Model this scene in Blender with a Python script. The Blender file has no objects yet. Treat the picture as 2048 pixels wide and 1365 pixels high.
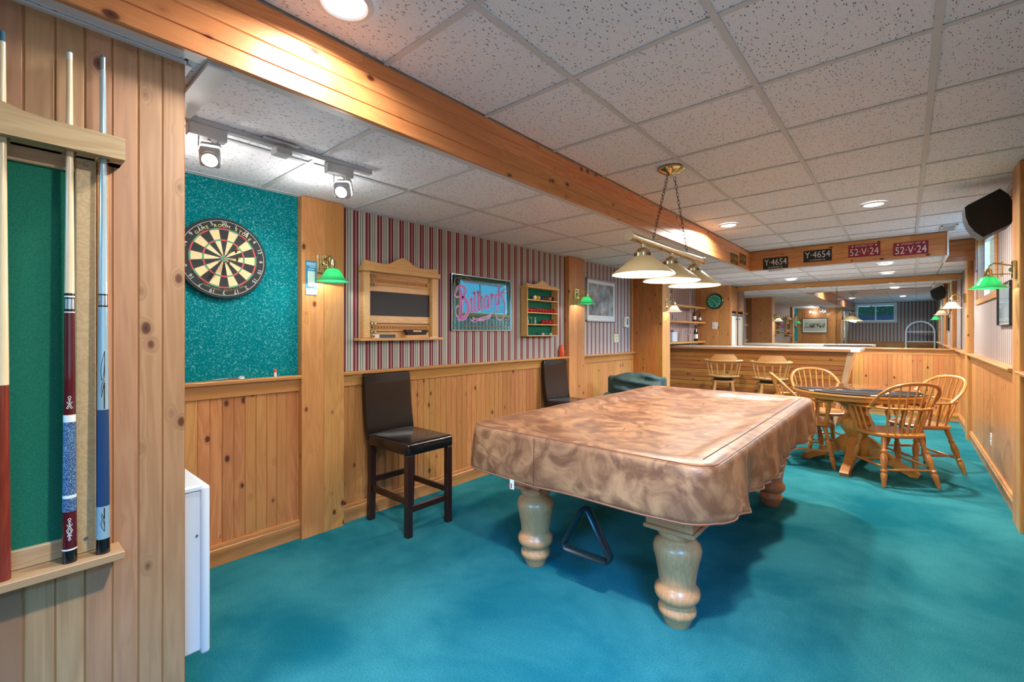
import bpy, bmesh, math, random
from mathutils import Vector, Matrix, noise
random.seed(7)
PI = math.pi
C = bpy.context.scene.collection
SC = bpy.context.scene

# ------------------------------------------------------------------ camera, world, daylight, exposure
YAW = 0.7150
cam_d = bpy.data.cameras.new('camera'); cam = bpy.data.objects.new('camera', cam_d); C.objects.link(cam)
cam.location = (0, 0, 1.324); cam.rotation_euler = (PI/2, 0, YAW)
cam_d.sensor_width = 36.0; cam_d.lens = 36.0*908.4/2048; cam_d.clip_start = 0.02
cam_d.shift_y = -(682.5-665.6)/2048
SC.camera = cam
SC.view_settings.view_transform = 'Standard'; SC.view_settings.look = 'None'
SC.view_settings.gamma = 1.0; SC.view_settings.use_curve_mapping = False
SC.view_settings.exposure = 0.40
SC.cycles.use_denoising = True
SC.cycles.caustics_reflective = False; SC.cycles.caustics_refractive = False
SC.cycles.max_bounces = 6; SC.cycles.diffuse_bounces = 4; SC.cycles.glossy_bounces = 4; SC.cycles.sample_clamp_indirect = 6.0

world = bpy.data.worlds.new('sky'); SC.world = world; world.use_nodes = True
bgn = world.node_tree.nodes['Background']
bgn.inputs[0].default_value = (0.42, 0.72, 1.0, 1); bgn.inputs[1].default_value = 1.1

def area(name, loc, target, sx, sy, watts, col):
    l = bpy.data.lights.new(name, 'AREA'); l.shape = 'RECTANGLE'; l.size = sx; l.size_y = sy
    l.energy = watts; l.color = col
    o = bpy.data.objects.new(name, l); C.objects.link(o); o.location = loc
    o.rotation_euler = (Vector(target)-Vector(loc)).to_track_quat('-Z', 'Y').to_euler()
    return o
area('daylight_back_window', (-1.2, -4.6, 3.3), (-1.2, 0.6, 0.4), 2.6, 1.3, 700, (0.24, 0.60, 1.0))
area('daylight_near_window', (2.3, -1.7, 3.5), (-1.0, 1.0, 0.0), 2.4, 1.4, 800, (0.05, 0.42, 1.0))
area('daylight_right_window', (3.0, 6.9, 3.0), (-0.4, 6.7, 0.9), 2.4, 1.2, 520, (0.30, 0.64, 1.0))

# ------------------------------------------------------------------ dimensions measured from the photograph
HI, LO = 2.458, 2.200            # the two ceiling levels
XL, XR = -2.98, 0.62             # left and right walls
XN, YN = -1.78, 0.42             # near left wall (cue rack) and where it ends
YF, YB = 9.45, -2.2              # far mirror wall, back wall
XF, YP = -1.67, 7.05             # fascia of the raised ceiling
RAIL_L, RAIL_R, RAIL_F = 1.05, 1.07, 1.08

# ------------------------------------------------------------------ helpers: meshes
class MB:
    def __init__(s): s.bm = bmesh.new(); s.mi = 0
    def _f(s, vs):
        try: f = s.bm.faces.new(vs); f.material_index = s.mi; return f
        except ValueError: return None
    def box(s, x0, x1, y0, y1, z0, z1, bev=0, M=None, seg=1):
        bm = s.bm
        c = [(x0,y0,z0),(x1,y0,z0),(x1,y1,z0),(x0,y1,z0),(x0,y0,z1),(x1,y0,z1),(x1,y1,z1),(x0,y1,z1)]
        v = [bm.verts.new(M @ Vector(p) if M else p) for p in c]
        fs = [s._f([v[i] for i in q]) for q in ((3,2,1,0),(4,5,6,7),(0,1,5,4),(1,2,6,5),(2,3,7,6),(3,0,4,7))]
        if bev:
            es = {e for f in fs for e in f.edges}
            bmesh.ops.bevel(bm, geom=list(es), offset=bev, segments=seg, profile=0.5, affect='EDGES')
        return s
    def prism(s, poly, a0, a1, axis='z', M=None):
        def mk(p, a):
            if axis == 'z': q = (p[0], p[1], a)
            elif axis == 'y': q = (p[0], a, p[1])
            else: q = (a, p[0], p[1])
            return s.bm.verts.new(M @ Vector(q) if M else q)
        A = [mk(p, a0) for p in poly]; B = [mk(p, a1) for p in poly]; n = len(poly)
        s._f(A[::-1]); s._f(B)
        for i in range(n): s._f((A[i], A[(i+1) % n], B[(i+1) % n], B[i]))
        return s
    def lathe(s, prof, n=24, M=None, caps=True, sx=1, sy=1):
        rings = []
        for r, z in prof:
            ring = []
            for i in range(n):
                a = 2*PI*i/n; p = Vector((r*math.cos(a)*sx, r*math.sin(a)*sy, z))
                ring.append(s.bm.verts.new(M @ p if M else p))
            rings.append(ring)
        for A, B in zip(rings, rings[1:]):
            for i in range(n): s._f((A[i], A[(i+1) % n], B[(i+1) % n], B[i]))
        if caps: s._f(rings[0][::-1]); s._f(rings[-1])
        return s
    def tube(s, pts, r, n=8, closed=False, caps=True, sq=(1, 1), up=None):
        pts = [Vector(p) for p in pts]; m = len(pts)
        rs = r if isinstance(r, (list, tuple)) else [r]*m
        T = []
        for i in range(m):
            if closed: t = pts[(i+1) % m]-pts[i-1]
            else: t = pts[min(i+1, m-1)]-pts[max(i-1, 0)]
            T.append(t.normalized())
        u0 = Vector(up) if up else (Vector((0,0,1)) if abs(T[0].z) < .9 else Vector((1,0,0)))
        N = (u0-T[0]*u0.dot(T[0])).normalized(); rings = []
        for i in range(m):
            N = (N-T[i]*N.dot(T[i])).normalized(); B = T[i].cross(N)
            rings.append([s.bm.verts.new(pts[i]+(N*math.cos(2*PI*k/n)*sq[0]+B*math.sin(2*PI*k/n)*sq[1])*rs[i]) for k in range(n)])
        for i in range(m if closed else m-1):
            A, B2 = rings[i], rings[(i+1) % m]
            for k in range(n): s._f((A[k], A[(k+1) % n], B2[(k+1) % n], B2[k]))
        if caps and not closed: s._f(rings[0][::-1]); s._f(rings[-1])
        return s
    def turned(s, p0, p1, prof, n=12):
        """lathe profile [(radius, fraction along)] between two points"""
        p0, p1 = Vector(p0), Vector(p1); d = p1-p0
        M = Matrix.Translation(p0) @ d.to_track_quat('Z', 'Y').to_matrix().to_4x4()
        return s.lathe([(r, t*d.length) for r, t in prof], n, M)
    def sphere(s, c, r, n=16, m=10, sz=1.0):
        M = Matrix.Translation(Vector(c))
        return s.lathe([(max(r*math.sin(PI*i/m), 1e-4), -r*sz*math.cos(PI*i/m)) for i in range(m+1)], n, M)
    def grid(s, fn, nu, nv, closed_u=False):
        V = [[s.bm.verts.new(fn(i/(nu if closed_u else nu-1), j/(nv-1))) for j in range(nv)] for i in range(nu)]
        for i in range(nu if closed_u else nu-1):
            for j in range(nv-1):
                a, b = V[i], V[(i+1) % nu]; s._f((a[j], b[j], b[j+1], a[j+1]))
        return V
    def mesh(s, name, mat, smooth=35):
        bmesh.ops.recalc_face_normals(s.bm, faces=s.bm.faces[:])
        me = bpy.data.meshes.new(name); s.bm.to_mesh(me); s.bm.free()
        for m in (mat if isinstance(mat, (list, tuple)) else [mat]): me.materials.append(m)
        if smooth:
            me.polygons.foreach_set('use_smooth', [True]*len(me.polygons))
            me.set_sharp_from_angle(angle=math.radians(smooth))
        return me
    def build(s, name, mat, parent=None, smooth=35, M=None):
        return put(name, s.mesh(name, mat, smooth), parent, M)

def put(name, me, parent=None, M=None):
    o = bpy.data.objects.new(name, me); C.objects.link(o)
    if parent: o.parent = parent
    if M is not None: o.matrix_local = M
    return o
def empty(name, loc=(0,0,0), rz=0, M=None):
    o = bpy.data.objects.new(name, None); C.objects.link(o); o.empty_display_size = .05
    if M is not None: o.matrix_world = M
    else: o.location = loc; o.rotation_euler = (0, 0, rz)
    return o
def tag(o, label=None, cat=None, group=None, kind=None):
    if label: o['label'] = label
    if cat: o['category'] = cat
    if group: o['group'] = group
    if kind: o['kind'] = kind
    return o
def struct(o, label=None): return tag(o, label, None, None, 'structure')
def copy_tree(o, parent=None):
    c = o.copy(); C.objects.link(c); c.parent = parent
    for ch in list(o.children): copy_tree(ch, c)
    return c
def Rz(a): return Matrix.Rotation(a, 4, 'Z')
def Tr(x, y, z): return Matrix.Translation((x, y, z))
def frame(origin, xa, ya, za):
    """matrix whose local axes are the given world directions"""
    M = Matrix.Identity(4)
    for i, a in enumerate((xa, ya, za)):
        for k in range(3): M[k][i] = a[k]
    M.translation = Vector(origin); return M
def on_wall(x, y, z, facing):
    """local x = right along the wall as seen from the room, local y = up, local z = out of the wall"""
    n = Vector({'+x': (1,0,0), '-x': (-1,0,0), '+y': (0,1,0), '-y': (0,-1,0)}[facing])
    up = Vector((0,0,1)); return frame((x, y, z), up.cross(n), up, n)

# ------------------------------------------------------------------ helpers: materials
def srgb(r, g, b):
    f = lambda c: (c/255/12.92 if c/255 <= .04045 else ((c/255+.055)/1.055)**2.4)
    return (f(r), f(g), f(b), 1)
class NT:
    def __init__(s, name):
        s.m = bpy.data.materials.new(name); s.m.use_nodes = True; s.t = s.m.node_tree
        s.b = s.t.nodes['Principled BSDF']; s.out = s.t.nodes['Material Output']
    def n(s, kind, **kw):
        nd = s.t.nodes.new(kind)
        for k, v in kw.items():
            if k in nd.inputs.keys() if isinstance(k, str) else False: pass
            setattr(nd, k, v)
        return nd
    def link(s, a, b): s.t.links.new(a, b)
    def val(s, sock, v):
        if hasattr(v, 'is_linked') or isinstance(v, bpy.types.NodeSocket): s.link(v, sock)
        else: sock.default_value = v
    def math(s, op, a, b=0.0, c=None, clamp=False):
        nd = s.n('ShaderNodeMath', operation=op, use_clamp=clamp); s.val(nd.inputs[0], a); s.val(nd.inputs[1], b)
        if c is not None: s.val(nd.inputs[2], c)
        return nd.outputs[0]
    def vmath(s, op, a, b):
        nd = s.n('ShaderNodeVectorMath', operation=op); s.val(nd.inputs[0], a); s.val(nd.inputs[1], b); return nd.outputs[0]
    def obj(s): return s.n('ShaderNodeTexCoord').outputs['Object']
    def rnd(s): return s.n('ShaderNodeObjectInfo').outputs['Random']
    def noise(s, vec, scale, detail=3, rough=.5, dist=0):
        nd = s.n('ShaderNodeTexNoise'); s.link(vec, nd.inputs['Vector'])
        nd.inputs['Scale'].default_value = scale; nd.inputs['Detail'].default_value = detail
        nd.inputs['Roughness'].default_value = rough; nd.inputs['Distortion'].default_value = dist
        return nd.outputs['Fac']
    def vor(s, vec, scale, out='Distance', rand=1.0):
        nd = s.n('ShaderNodeTexVoronoi'); s.link(vec, nd.inputs['Vector']); nd.inputs['Scale'].default_value = scale
        nd.inputs['Randomness'].default_value = rand
        return nd
    def ramp(s, fac, stops, interp='LINEAR'):
        nd = s.n('ShaderNodeValToRGB'); s.link(fac, nd.inputs[0]); e = nd.color_ramp; e.interpolation = interp
        while len(e.elements) < len(stops): e.elements.new(.5)
        for el, (p, c) in zip(e.elements, stops): el.position = p; el.color = c
        return nd.outputs[0]
    def smooth(s, v, lo, hi):
        nd = s.n('ShaderNodeMapRange', interpolation_type='SMOOTHSTEP'); s.val(nd.inputs[0], v)
        nd.inputs[1].default_value = lo; nd.inputs[2].default_value = hi; return nd.outputs[0]
    def mix(s, fac, a, b, mode='MIX'):
        nd = s.n('ShaderNodeMix', data_type='RGBA', blend_type=mode); s.val(nd.inputs[0], fac)
        s.val(nd.inputs[6], a); s.val(nd.inputs[7], b); return nd.outputs[2]
    def mapping(s, vec, scale=(1,1,1), rot=(0,0,0)):
        nd = s.n('ShaderNodeMapping'); s.link(vec, nd.inputs[0]); nd.inputs['Scale'].default_value = scale
        nd.inputs['Rotation'].default_value = rot; return nd.outputs[0]
    def bump(s, h, strength=.2, dist=.01):
        nd = s.n('ShaderNodeBump'); s.link(h, nd.inputs['Height']); nd.inputs['Strength'].default_value = strength
        nd.inputs['Distance'].default_value = dist; s.link(nd.outputs[0], s.b.inputs['Normal'])
    def set(s, color=None, rough=None, metal=None, spec=None, coat=None, trans=None, emit=None, estr=None, ior=None, sheen=None, coat_rough=None):
        I = s.b.inputs
        for key, v in (('Base Color', color), ('Roughness', rough), ('Metallic', metal), ('Specular IOR Level', spec), ('Coat Weight', coat),
                       ('Transmission Weight', trans), ('Emission Color', emit), ('Emission Strength', estr), ('IOR', ior), ('Sheen Weight', sheen), ('Coat Roughness', coat_rough)):
            if v is not None: s.val(I[key], v)
        return s
def plain(name, col, rough=.5, metal=0, **kw):
    t = NT(name); t.set(color=col, rough=rough, metal=metal, **kw); return t.m
def wood(name, light, mid, dark, knots=0.0, rough=.38, coat=.15, scale=1.0, axis='z', vary=.22, grain=1.0):
    """timber: long grain along one local axis, cathedral figure, knots, every board its own shade"""
    t = NT(name); r = t.rnd(); co = t.obj()
    off = t.n('ShaderNodeCombineXYZ')
    for i, k in enumerate((31.7, 17.3, 53.1)): t.link(t.math('MULTIPLY', r, k), off.inputs[i])
    v = t.vmath('ADD', co, off.outputs[0])
    def sc(al, ac): return tuple(al if axis == a else ac for a in 'xyz')
    vk = t.vor(t.mapping(v, sc(8.0*scale, 13.0*scale)), 1.0)
    kd = vk.outputs['Distance']; sep = t.n('ShaderNodeSeparateColor'); t.link(vk.outputs['Color'], sep.inputs[0])
    pick = t.math('LESS_THAN', sep.outputs[0], knots)
    halo = t.math('MULTIPLY', t.math('SUBTRACT', 1.0, t.smooth(kd, .05, .34)), pick)
    f1 = t.noise(t.mapping(v, sc(.55*scale, 6.0*scale)), 1.6, 4, .5, .35)
    f1b = t.math('MULTIPLY_ADD', halo, .22, f1)
    fig = t.math('MULTIPLY_ADD', t.math('SINE', t.math('MULTIPLY', f1b, 62.0)), .5, .5)
    fine = t.noise(t.mapping(v, sc(2.5*scale, 130*scale)), 1.0, 3, .6)
    g = t.math('MULTIPLY', t.math('MULTIPLY_ADD', fig, .55, t.math('MULTIPLY', fine, .55)), grain)
    col = t.mix(g, light, mid)
    broad = t.noise(t.mapping(v, sc(.5, 1.6)), 1.0, 2)
    col = t.mix(t.smooth(broad, .35, .75), col, mid)
    col = t.mix(t.math('MULTIPLY', halo, .5), col, dark)
    if knots:
        kn = t.math('MULTIPLY', t.math('SUBTRACT', 1.0, t.smooth(kd, .11, .19)), pick)
        col = t.mix(kn, col, srgb(92, 46, 22))
        core = t.math('MULTIPLY', t.math('SUBTRACT', 1.0, t.smooth(kd, .03, .09)), pick)
        col = t.mix(t.math('MULTIPLY', core, .75), col, srgb(45, 20, 10))
    hs = t.n('ShaderNodeHueSaturation'); t.link(col, hs.inputs['Color'])
    t.link(t.math('MULTIPLY_ADD', r, vary, 1-vary/2), hs.inputs['Value'])
    t.link(t.math('MULTIPLY_ADD', t.math('FRACT', t.math('MULTIPLY', r, 7.7)), .018, .491), hs.inputs['Hue'])
    t.set(color=hs.outputs[0], rough=rough, coat=coat, coat_rough=.25)
    return t.m

PINE = wood('pine_boards', srgb(206,150,92), srgb(179,119,67), srgb(130,76,38), .36)
PINE_DAYLIT = wood('pine_boards_daylit', srgb(184,142,106), srgb(158,116,82), srgb(112,76,50), .36, rough=.5, coat=.05)  # near-wall copy of the pine, greyed in its colour to stand for blue daylight
PINE_RED = wood('pine_fascia', srgb(222,160,100), srgb(196,126,70), srgb(136,74,36), .36)
PINE_TRIM = wood('pine_trim', srgb(214,158,96), srgb(188,128,70), srgb(140,84,42), .12)
PINE_X = wood('pine_trim_x', srgb(214,158,96), srgb(188,128,70), srgb(140,84,42), .12, axis='x')
PINE_Y = wood('pine_trim_y', srgb(214,158,96), srgb(188,128,70), srgb(140,84,42), .12, axis='y')
OAK = wood('golden_oak', srgb(214,154,80), srgb(188,120,52), srgb(130,74,26), 0, rough=.3, coat=.35, scale=2.2, vary=.08)
OAK_X = wood('golden_oak_x', srgb(214,154,80), srgb(188,120,52), srgb(130,74,26), 0, rough=.3, coat=.35, scale=2.2, vary=.08, axis='x')
OAK_PALE = wood('pale_oak', srgb(216,158,104), srgb(190,126,76), srgb(140,86,46), 0, rough=.32, coat=.3, scale=2.0, vary=.06)
OAK_PALE_X = wood('pale_oak_x', srgb(216,158,104), srgb(190,126,76), srgb(140,86,46), 0, rough=.35, coat=.2, scale=2.0, vary=.06, axis='x')
OAK_GREY = wood('rack_oak', srgb(196,170,132), srgb(172,142,102), srgb(136,104,70), 0, rough=.5, coat=.05, scale=1.6, vary=.06)
OAK_GREY_X = wood('rack_oak_x', srgb(196,166,124), srgb(172,138,96), srgb(136,100,62), 0, rough=.5, coat=.05, scale=1.6, vary=.06, axis='x')
MAPLE = wood('cue_maple', srgb(236,216,180), srgb(224,198,156), srgb(190,160,118), 0, rough=.25, coat=.4, scale=2, vary=.05)
CHERRY = wood('cue_cherry', srgb(146,62,34), srgb(110,38,20), srgb(70,20,10), 0, rough=.25, coat=.5, scale=2, vary=.05)
BARPINE = wood('pine_bar_front', srgb(196,130,64), srgb(164,98,42), srgb(112,58,22), .40)
LEGOAK = wood('leg_oak', srgb(226,158,110), srgb(200,130,86), srgb(154,92,56), 0, rough=.34, coat=.2, scale=2.0, vary=.04)
RACKOAK = wood('rack_pale_oak', srgb(232,188,124), srgb(212,160,98), srgb(166,112,60), 0, rough=.4, coat=.1, scale=2.0, vary=.05)
RACKOAK_X = wood('rack_pale_oak_x', srgb(232,188,124), srgb(212,160,98), srgb(166,112,60), 0, rough=.4, coat=.1, scale=2.0, vary=.05, axis='x')
STOOLWOOD = wood('bar_stool_beech', srgb(204,152,92), srgb(174,120,66), srgb(124,80,42), 0, rough=.4, coat=.2, scale=2.2, vary=.06)
CABWOOD = wood('cabinet_wood', srgb(202,142,84), srgb(172,110,60), srgb(120,70,36), .06, vary=.1)
DARKWOOD = plain('espresso_wood', srgb(44,20,16), .3, coat=.3)

def carpet_mat():
    t = NT('teal_carpet'); co = t.obj()
    a = t.noise(co, 1.3, 4, .6, .4); b = t.math('MULTIPLY_ADD', t.noise(co, 420, 2, .6), .6, t.math('MULTIPLY', t.noise(co, 150, 2, .6), .4)); c = t.noise(co, 2.4, 3, .55, .6)
    col = t.mix(t.smooth(a, .3, .72), srgb(22,104,116), srgb(62,139,144))
    col = t.mix(t.math('MULTIPLY', t.smooth(c, .45, .75), .22), col, srgb(76,156,158))
    col = t.mix(t.math('MULTIPLY', t.smooth(b, .44, .62), .55), col, srgb(6,70,86))
    t.set(color=col, rough=1.0, spec=.03); return t.m
CARPET = carpet_mat()
def wallcarpet_mat():
    t = NT('teal_wall_carpet'); co = t.obj()
    m = t.mapping(co, (1,1,1), (.785,0,0))
    w = t.noise(t.mapping(m, (90,260,90)), 1.0, 2, .5); w2 = t.noise(t.mapping(m, (90,90,260)), 1.0, 2, .5)
    f = t.math('MAXIMUM', t.smooth(w, .60, .70), t.smooth(w2, .60, .70))
    col = t.mix(f, srgb(0,116,124), srgb(104,188,186))
    t.set(color=col, rough=1.0, spec=.05); return t.m
WALLCARPET = wallcarpet_mat()
def wallpaper_mat(name, axis):
    t = NT(name); co = t.obj(); sp = t.n('ShaderNodeSeparateXYZ'); t.link(co, sp.inputs[0])
    f = t.math('FRACT', t.math('ADD', t.math('DIVIDE', sp.outputs[axis], .0977), .56))
    cream, burg, grn, pale = srgb(202,190,184), srgb(116,42,54), srgb(56,88,80), srgb(176,190,174)
    st = [(0,burg),(.17,cream),(.225,burg),(.395,cream),(.53,grn),(.585,pale),(.73,grn),(.785,cream),(.965,burg)]
    col = t.ramp(f, st, 'CONSTANT')
    t.set(color=col, rough=.55, spec=.3); return t.m
PAPER_Y = wallpaper_mat('striped_wallpaper_y', 1); PAPER_X = wallpaper_mat('striped_wallpaper_x', 0)
def tile_mat():
    t = NT('ceiling_tile'); r = t.rnd(); co = t.obj()
    off = t.n('ShaderNodeCombineXYZ'); t.link(t.math('MULTIPLY', r, 9.0), off.inputs[0]); t.link(t.math('MULTIPLY', r, 23.0), off.inputs[1])
    v = t.vmath('ADD', co, off.outputs[0])
    warp = t.n('ShaderNodeTexNoise'); t.link(v, warp.inputs['Vector']); warp.inputs['Scale'].default_value = 30
    wv = t.vmath('ADD', v, t.vmath('MULTIPLY', warp.outputs['Color'], (.012,.012,0)))
    big = t.vor(t.mapping(wv, (120,42,1), (0,0,.25)), 1.0); sep = t.n('ShaderNodeSeparateColor'); t.link(big.outputs['Color'], sep.inputs[0])
    f = t.math('MULTIPLY', t.math('SUBTRACT', 1, t.smooth(big.outputs['Distance'], .17, .30)), t.math('LESS_THAN', sep.outputs[0], .55))
    pin = t.vor(v, 130); sep2 = t.n('ShaderNodeSeparateColor'); t.link(pin.outputs['Color'], sep2.inputs[0])
    p = t.math('MULTIPLY', t.math('SUBTRACT', 1, t.smooth(pin.outputs['Distance'], .14, .28)), t.math('LESS_THAN', sep2.outputs[0], .5))
    h = t.math('MAXIMUM', f, t.math('MULTIPLY', p, .6))
    col = t.mix(h, srgb(240,243,251), srgb(106,106,110))
    t.set(color=col, rough=.9, spec=.1); return t.m
TILE = tile_mat()
def leather_cover():
    t = NT('brown_leatherette_cover'); co = t.obj()
    a = t.noise(co, 7, 4, .6, 1.2); b = t.noise(co, 2.2, 3, .5, .6); f = t.noise(co, 160, 2)
    col = t.mix(t.smooth(a, .35, .7), srgb(120,78,54), srgb(184,134,94))
    col = t.mix(t.math('MULTIPLY', t.smooth(b, .45, .7), .6), col, srgb(104,70,54))
    t.set(color=col, rough=t.math('MULTIPLY_ADD', a, .2, .30), spec=.6); t.bump(t.math('MULTIPLY_ADD', f, .25, a), .12, .006); return t.m
COVER = leather_cover()
def leather(name, col, rough=.2):
    t = NT(name); co = t.obj(); f = t.noise(co, 190, 2); a = t.noise(co, 14, 3)
    t.set(color=t.mix(t.smooth(a, .4, .7), col, tuple(c*1.5 for c in col[:3])+(1,)), rough=rough, spec=.6); t.bump(t.math('MULTIPLY_ADD', f, .5, a), .12, .004); return t.m
BLACKLEATHER = leather('black_leatherette', srgb(20,16,15))
GREENFABRIC = leather('green_recliner_fabric', srgb(38,62,60), .75)
def speckle(name, base, spot, scale, lo, hi, rough=.5):
    t = NT(name); f = t.smooth(t.noise(t.obj(), scale, 2), lo, hi); t.set(color=t.mix(f, base, spot), rough=rough); t.bump(f, .2, .002); return t.m
WRAP = speckle('blue_speckled_wrap', srgb(22,52,96), srgb(150,190,220), 600, .52, .62)
FELT = speckle('green_felt', srgb(0,92,68), srgb(6,106,80), 300, .4, .6, .9)
SISAL_BLACK = speckle('sisal_black', srgb(40,44,44), srgb(66,70,68), 500, .5, .65, .9)
SISAL_CREAM = speckle('sisal_cream', srgb(226,200,150), srgb(238,216,170), 500, .5, .65, .9)
SISAL_RED = speckle('sisal_red', srgb(206,66,76), srgb(220,90,96), 500, .5, .65, .9)
SISAL_GREEN = speckle('sisal_green', srgb(70,160,120), srgb(96,180,140), 500, .5, .65, .9)
BRASS = plain('polished_brass', srgb(220,200,150), .14, 1)
SILVERBRASS = plain('pale_brass', srgb(216,204,170), .16, 1)
SHADE_OUT = plain('tan_lacquered_shade', srgb(222,202,152), .3, 0, coat=.3)
SHADE_IN = plain('white_shade_lining', srgb(245,242,235), .5)
CHROME = plain('chrome', srgb(225,228,230), .12, 1)
STEEL = plain('dull_steel', srgb(150,152,155), .35, 1)
DARKMETAL = plain('dark_bronze', srgb(64,56,48), .4, .8)
WHITEMETAL = plain('white_enamel', srgb(226,228,232), .4)
TEE = plain('white_grid_tee', srgb(208,210,213), .5)
GREYPLASTIC = plain('grey_track_plastic', srgb(176,178,182), .45)
WHITEPLASTIC = plain('white_plastic', srgb(232,230,224), .4)
IVORY = plain('ivory_plastic', srgb(222,208,168), .4)
BLACKPLASTIC = plain('black_plastic', srgb(16,18,20), .4)
BLACKGLOSS = plain('black_gloss', srgb(12,12,14), .15)
SPEAKER = plain('speaker_black', srgb(8,11,14), .6)
GRILLE = speckle('speaker_grille', srgb(16,20,24), srgb(34,40,46), 700, .5, .6)
RED = plain('red_ball', srgb(178,18,30), .08, coat=.5)
MIRROR = plain('mirror_silver', (.74,.76,.75,1), .0, 1)
SIGNMIRROR = plain('sign_mirror', (.12,.34,.40,1), .02, 1)
WHITEPAINT = plain('white_paint', srgb(232,232,228), .5)
PAPERWHITE = plain('paper_white', srgb(230,230,226), .7)
COUNTER = plain('white_laminate', srgb(222,222,220), .25, coat=.3)
BLACKBOARD = plain('blackboard', srgb(26,26,30), .55)
OFFWHITE = plain('fridge_white', srgb(226,226,220), .35)
def glow(name, col, strength):
    t = NT(name); t.set(color=col, emit=col, estr=strength, rough=.5); t.m.cycles.emission_sampling = 'NONE'; return t.m   # the lamp inside does the lighting
BULB = glow('warm_bulb', (1,.90,.74,1), 9)
DIFFUSER = glow('recessed_diffuser', (1,.95,.87,1), 5)
HALOGEN = glow('halogen_lens', (1,.97,.92,1), 9)
def glass(name, col=(1,1,1,1), rough=0.0):
    t = NT(name); t.set(color=col, rough=rough, trans=1.0, ior=1.45); return t.m
GLASS = glass('clear_glass'); BROWNGLASS = glass('brown_bottle_glass', (.12,.05,.02,1), .05)
def pane_mat():
    t = NT('window_glass'); tr = t.n('ShaderNodeBsdfTransparent'); gl = t.n('ShaderNodeBsdfGlossy'); gl.inputs['Roughness'].default_value = 0.0
    fr = t.n('ShaderNodeFresnel'); fr.inputs[0].default_value = 1.45; mx = t.n('ShaderNodeMixShader')
    ge = t.n('ShaderNodeNewGeometry'); t.link(t.math('MULTIPLY', fr.outputs[0], t.math('SUBTRACT', 1.0, ge.outputs['Backfacing'])), mx.inputs[0]); t.link(tr.outputs[0], mx.inputs[1]); t.link(gl.outputs[0], mx.inputs[2]); t.link(mx.outputs[0], t.out.inputs[0]); return t.m
PANE = pane_mat()
def shade_glass(name, col, tcol, w=.6):
    t = NT(name); t.set(color=col, rough=.12, spec=.6)
    tl = t.n('ShaderNodeBsdfTranslucent'); tl.inputs[0].default_value = tcol
    mx = t.n('ShaderNodeMixShader'); mx.inputs[0].default_value = w
    t.link(t.b.outputs[0], mx.inputs[1]); t.link(tl.outputs[0], mx.inputs[2]); t.link(mx.outputs[0], t.out.inputs[0]); return t.m
GREENGLASS = shade_glass('green_cased_glass', srgb(60,170,120), srgb(120,235,175), .5)
WHITEGLASS = shade_glass('white_cased_glass', srgb(244,240,232), srgb(255,250,240), .5)

# ------------------------------------------------------------------ lettering: meshes made once from the built-in font
TXT = {}
def text_mesh(s):
    if s not in TXT:
        cu = bpy.data.curves.new('lettering', 'FONT'); cu.body = s; cu.size = 1.0; cu.extrude = .02; cu.resolution_u = 3
        cu.align_x = 'CENTER'; cu.align_y = 'CENTER'
        ob = bpy.data.objects.new('lettering', cu); C.objects.link(ob)
        me = bpy.data.meshes.new_from_object(ob.evaluated_get(bpy.context.evaluated_depsgraph_get()))
        bpy.data.objects.remove(ob); bpy.data.curves.remove(cu); TXT[s] = me
    return TXT[s]
for s_ in ['Y·4654', '19 ONTARIO 36', '52·V·24', 'ONTARIO 1937', 'EX 866', 'EX 066', 'CHAMPIONSHIP', 'SPECIFICATIONS'] + list('GAMEROSTBilardsCHPINFC') + [str(i) for i in range(1, 21)]: text_mesh(s_)
def add_text(mb, s, M, w=None, h=None):
    """add a word, scaled to a width and height, to a mesh"""
    me = text_mesh(s); xs = [v.co.x for v in me.vertices]; ys = [v.co.y for v in me.vertices]
    wx, hy = max(xs)-min(xs), max(ys)-min(ys); cx, cy = (max(xs)+min(xs))/2, (max(ys)+min(ys))/2
    sy = h/hy if h else w/wx; sx = w/wx if w else sy
    vs = [mb.bm.verts.new(M @ Vector(((v.co.x-cx)*sx, (v.co.y-cy)*sy, v.co.z*.02))) for v in me.vertices]
    for p in me.polygons: mb._f([vs[i] for i in p.vertices])

# ------------------------------------------------------------------ boards
BOARD = {}
def board(parent, origin, along, across, L, w, mat, t=.016, groove=True, name='plank', v=.0038):
    """a board with chamfered long edges, with or without a bead groove down the middle, lying on a plane through origin"""
    key = (round(L, 3), round(w, 3), t, groove, v, mat.name)
    if key not in BOARD:
        m = w/2
        P = [(0, 0), (0, -t+v), (v, -t)] + ([(m-v*.8, -t), (m, -t+v), (m+v*.8, -t)] if groove else []) + [(w-v, -t), (w, -t+v), (w, 0)]
        BOARD[key] = MB().prism(P, 0, L, 'z').mesh(name, mat, 0)
    al, ac = Vector(along), Vector(across)
    return put(name, BOARD[key], parent, frame(origin, ac, al.cross(ac), al))
def planks(parent, plane, a0, a1, z0, z1, facing, mat=PINE, w=.12, start=None):
    """vertical planks over a stretch of wall; start lets the seams fall where they do in the photograph"""
    ac = {'+x': (0,1,0), '-x': (0,-1,0), '+y': (-1,0,0), '-y': (1,0,0)}[facing]
    edges = []; e = (start if start is not None else a0)
    while e > a0: e -= w
    while e < a1-1e-4: edges.append((max(e, a0), min(e+w, a1))); e += w
    for p, q in edges:
        if q-p < .02: continue
        lo = p if sum(ac) > 0 else q
        org = (plane, lo, z0) if facing[1] == 'x' else (lo, plane, z0)
        board(parent, org, (0,0,1), ac, z1-z0, q-p, mat, groove=(q-p > .09))
def rail_profile(d=1):   # out, up from the ledge top; d flips the outward direction
    return [(0, 0), (.055*d, 0), (.058*d, -.006), (.055*d, -.02), (.036*d, -.02), (.034*d, -.034), (.022*d, -.05), (.020*d, -.1), (.0*d, -.1)]
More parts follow.
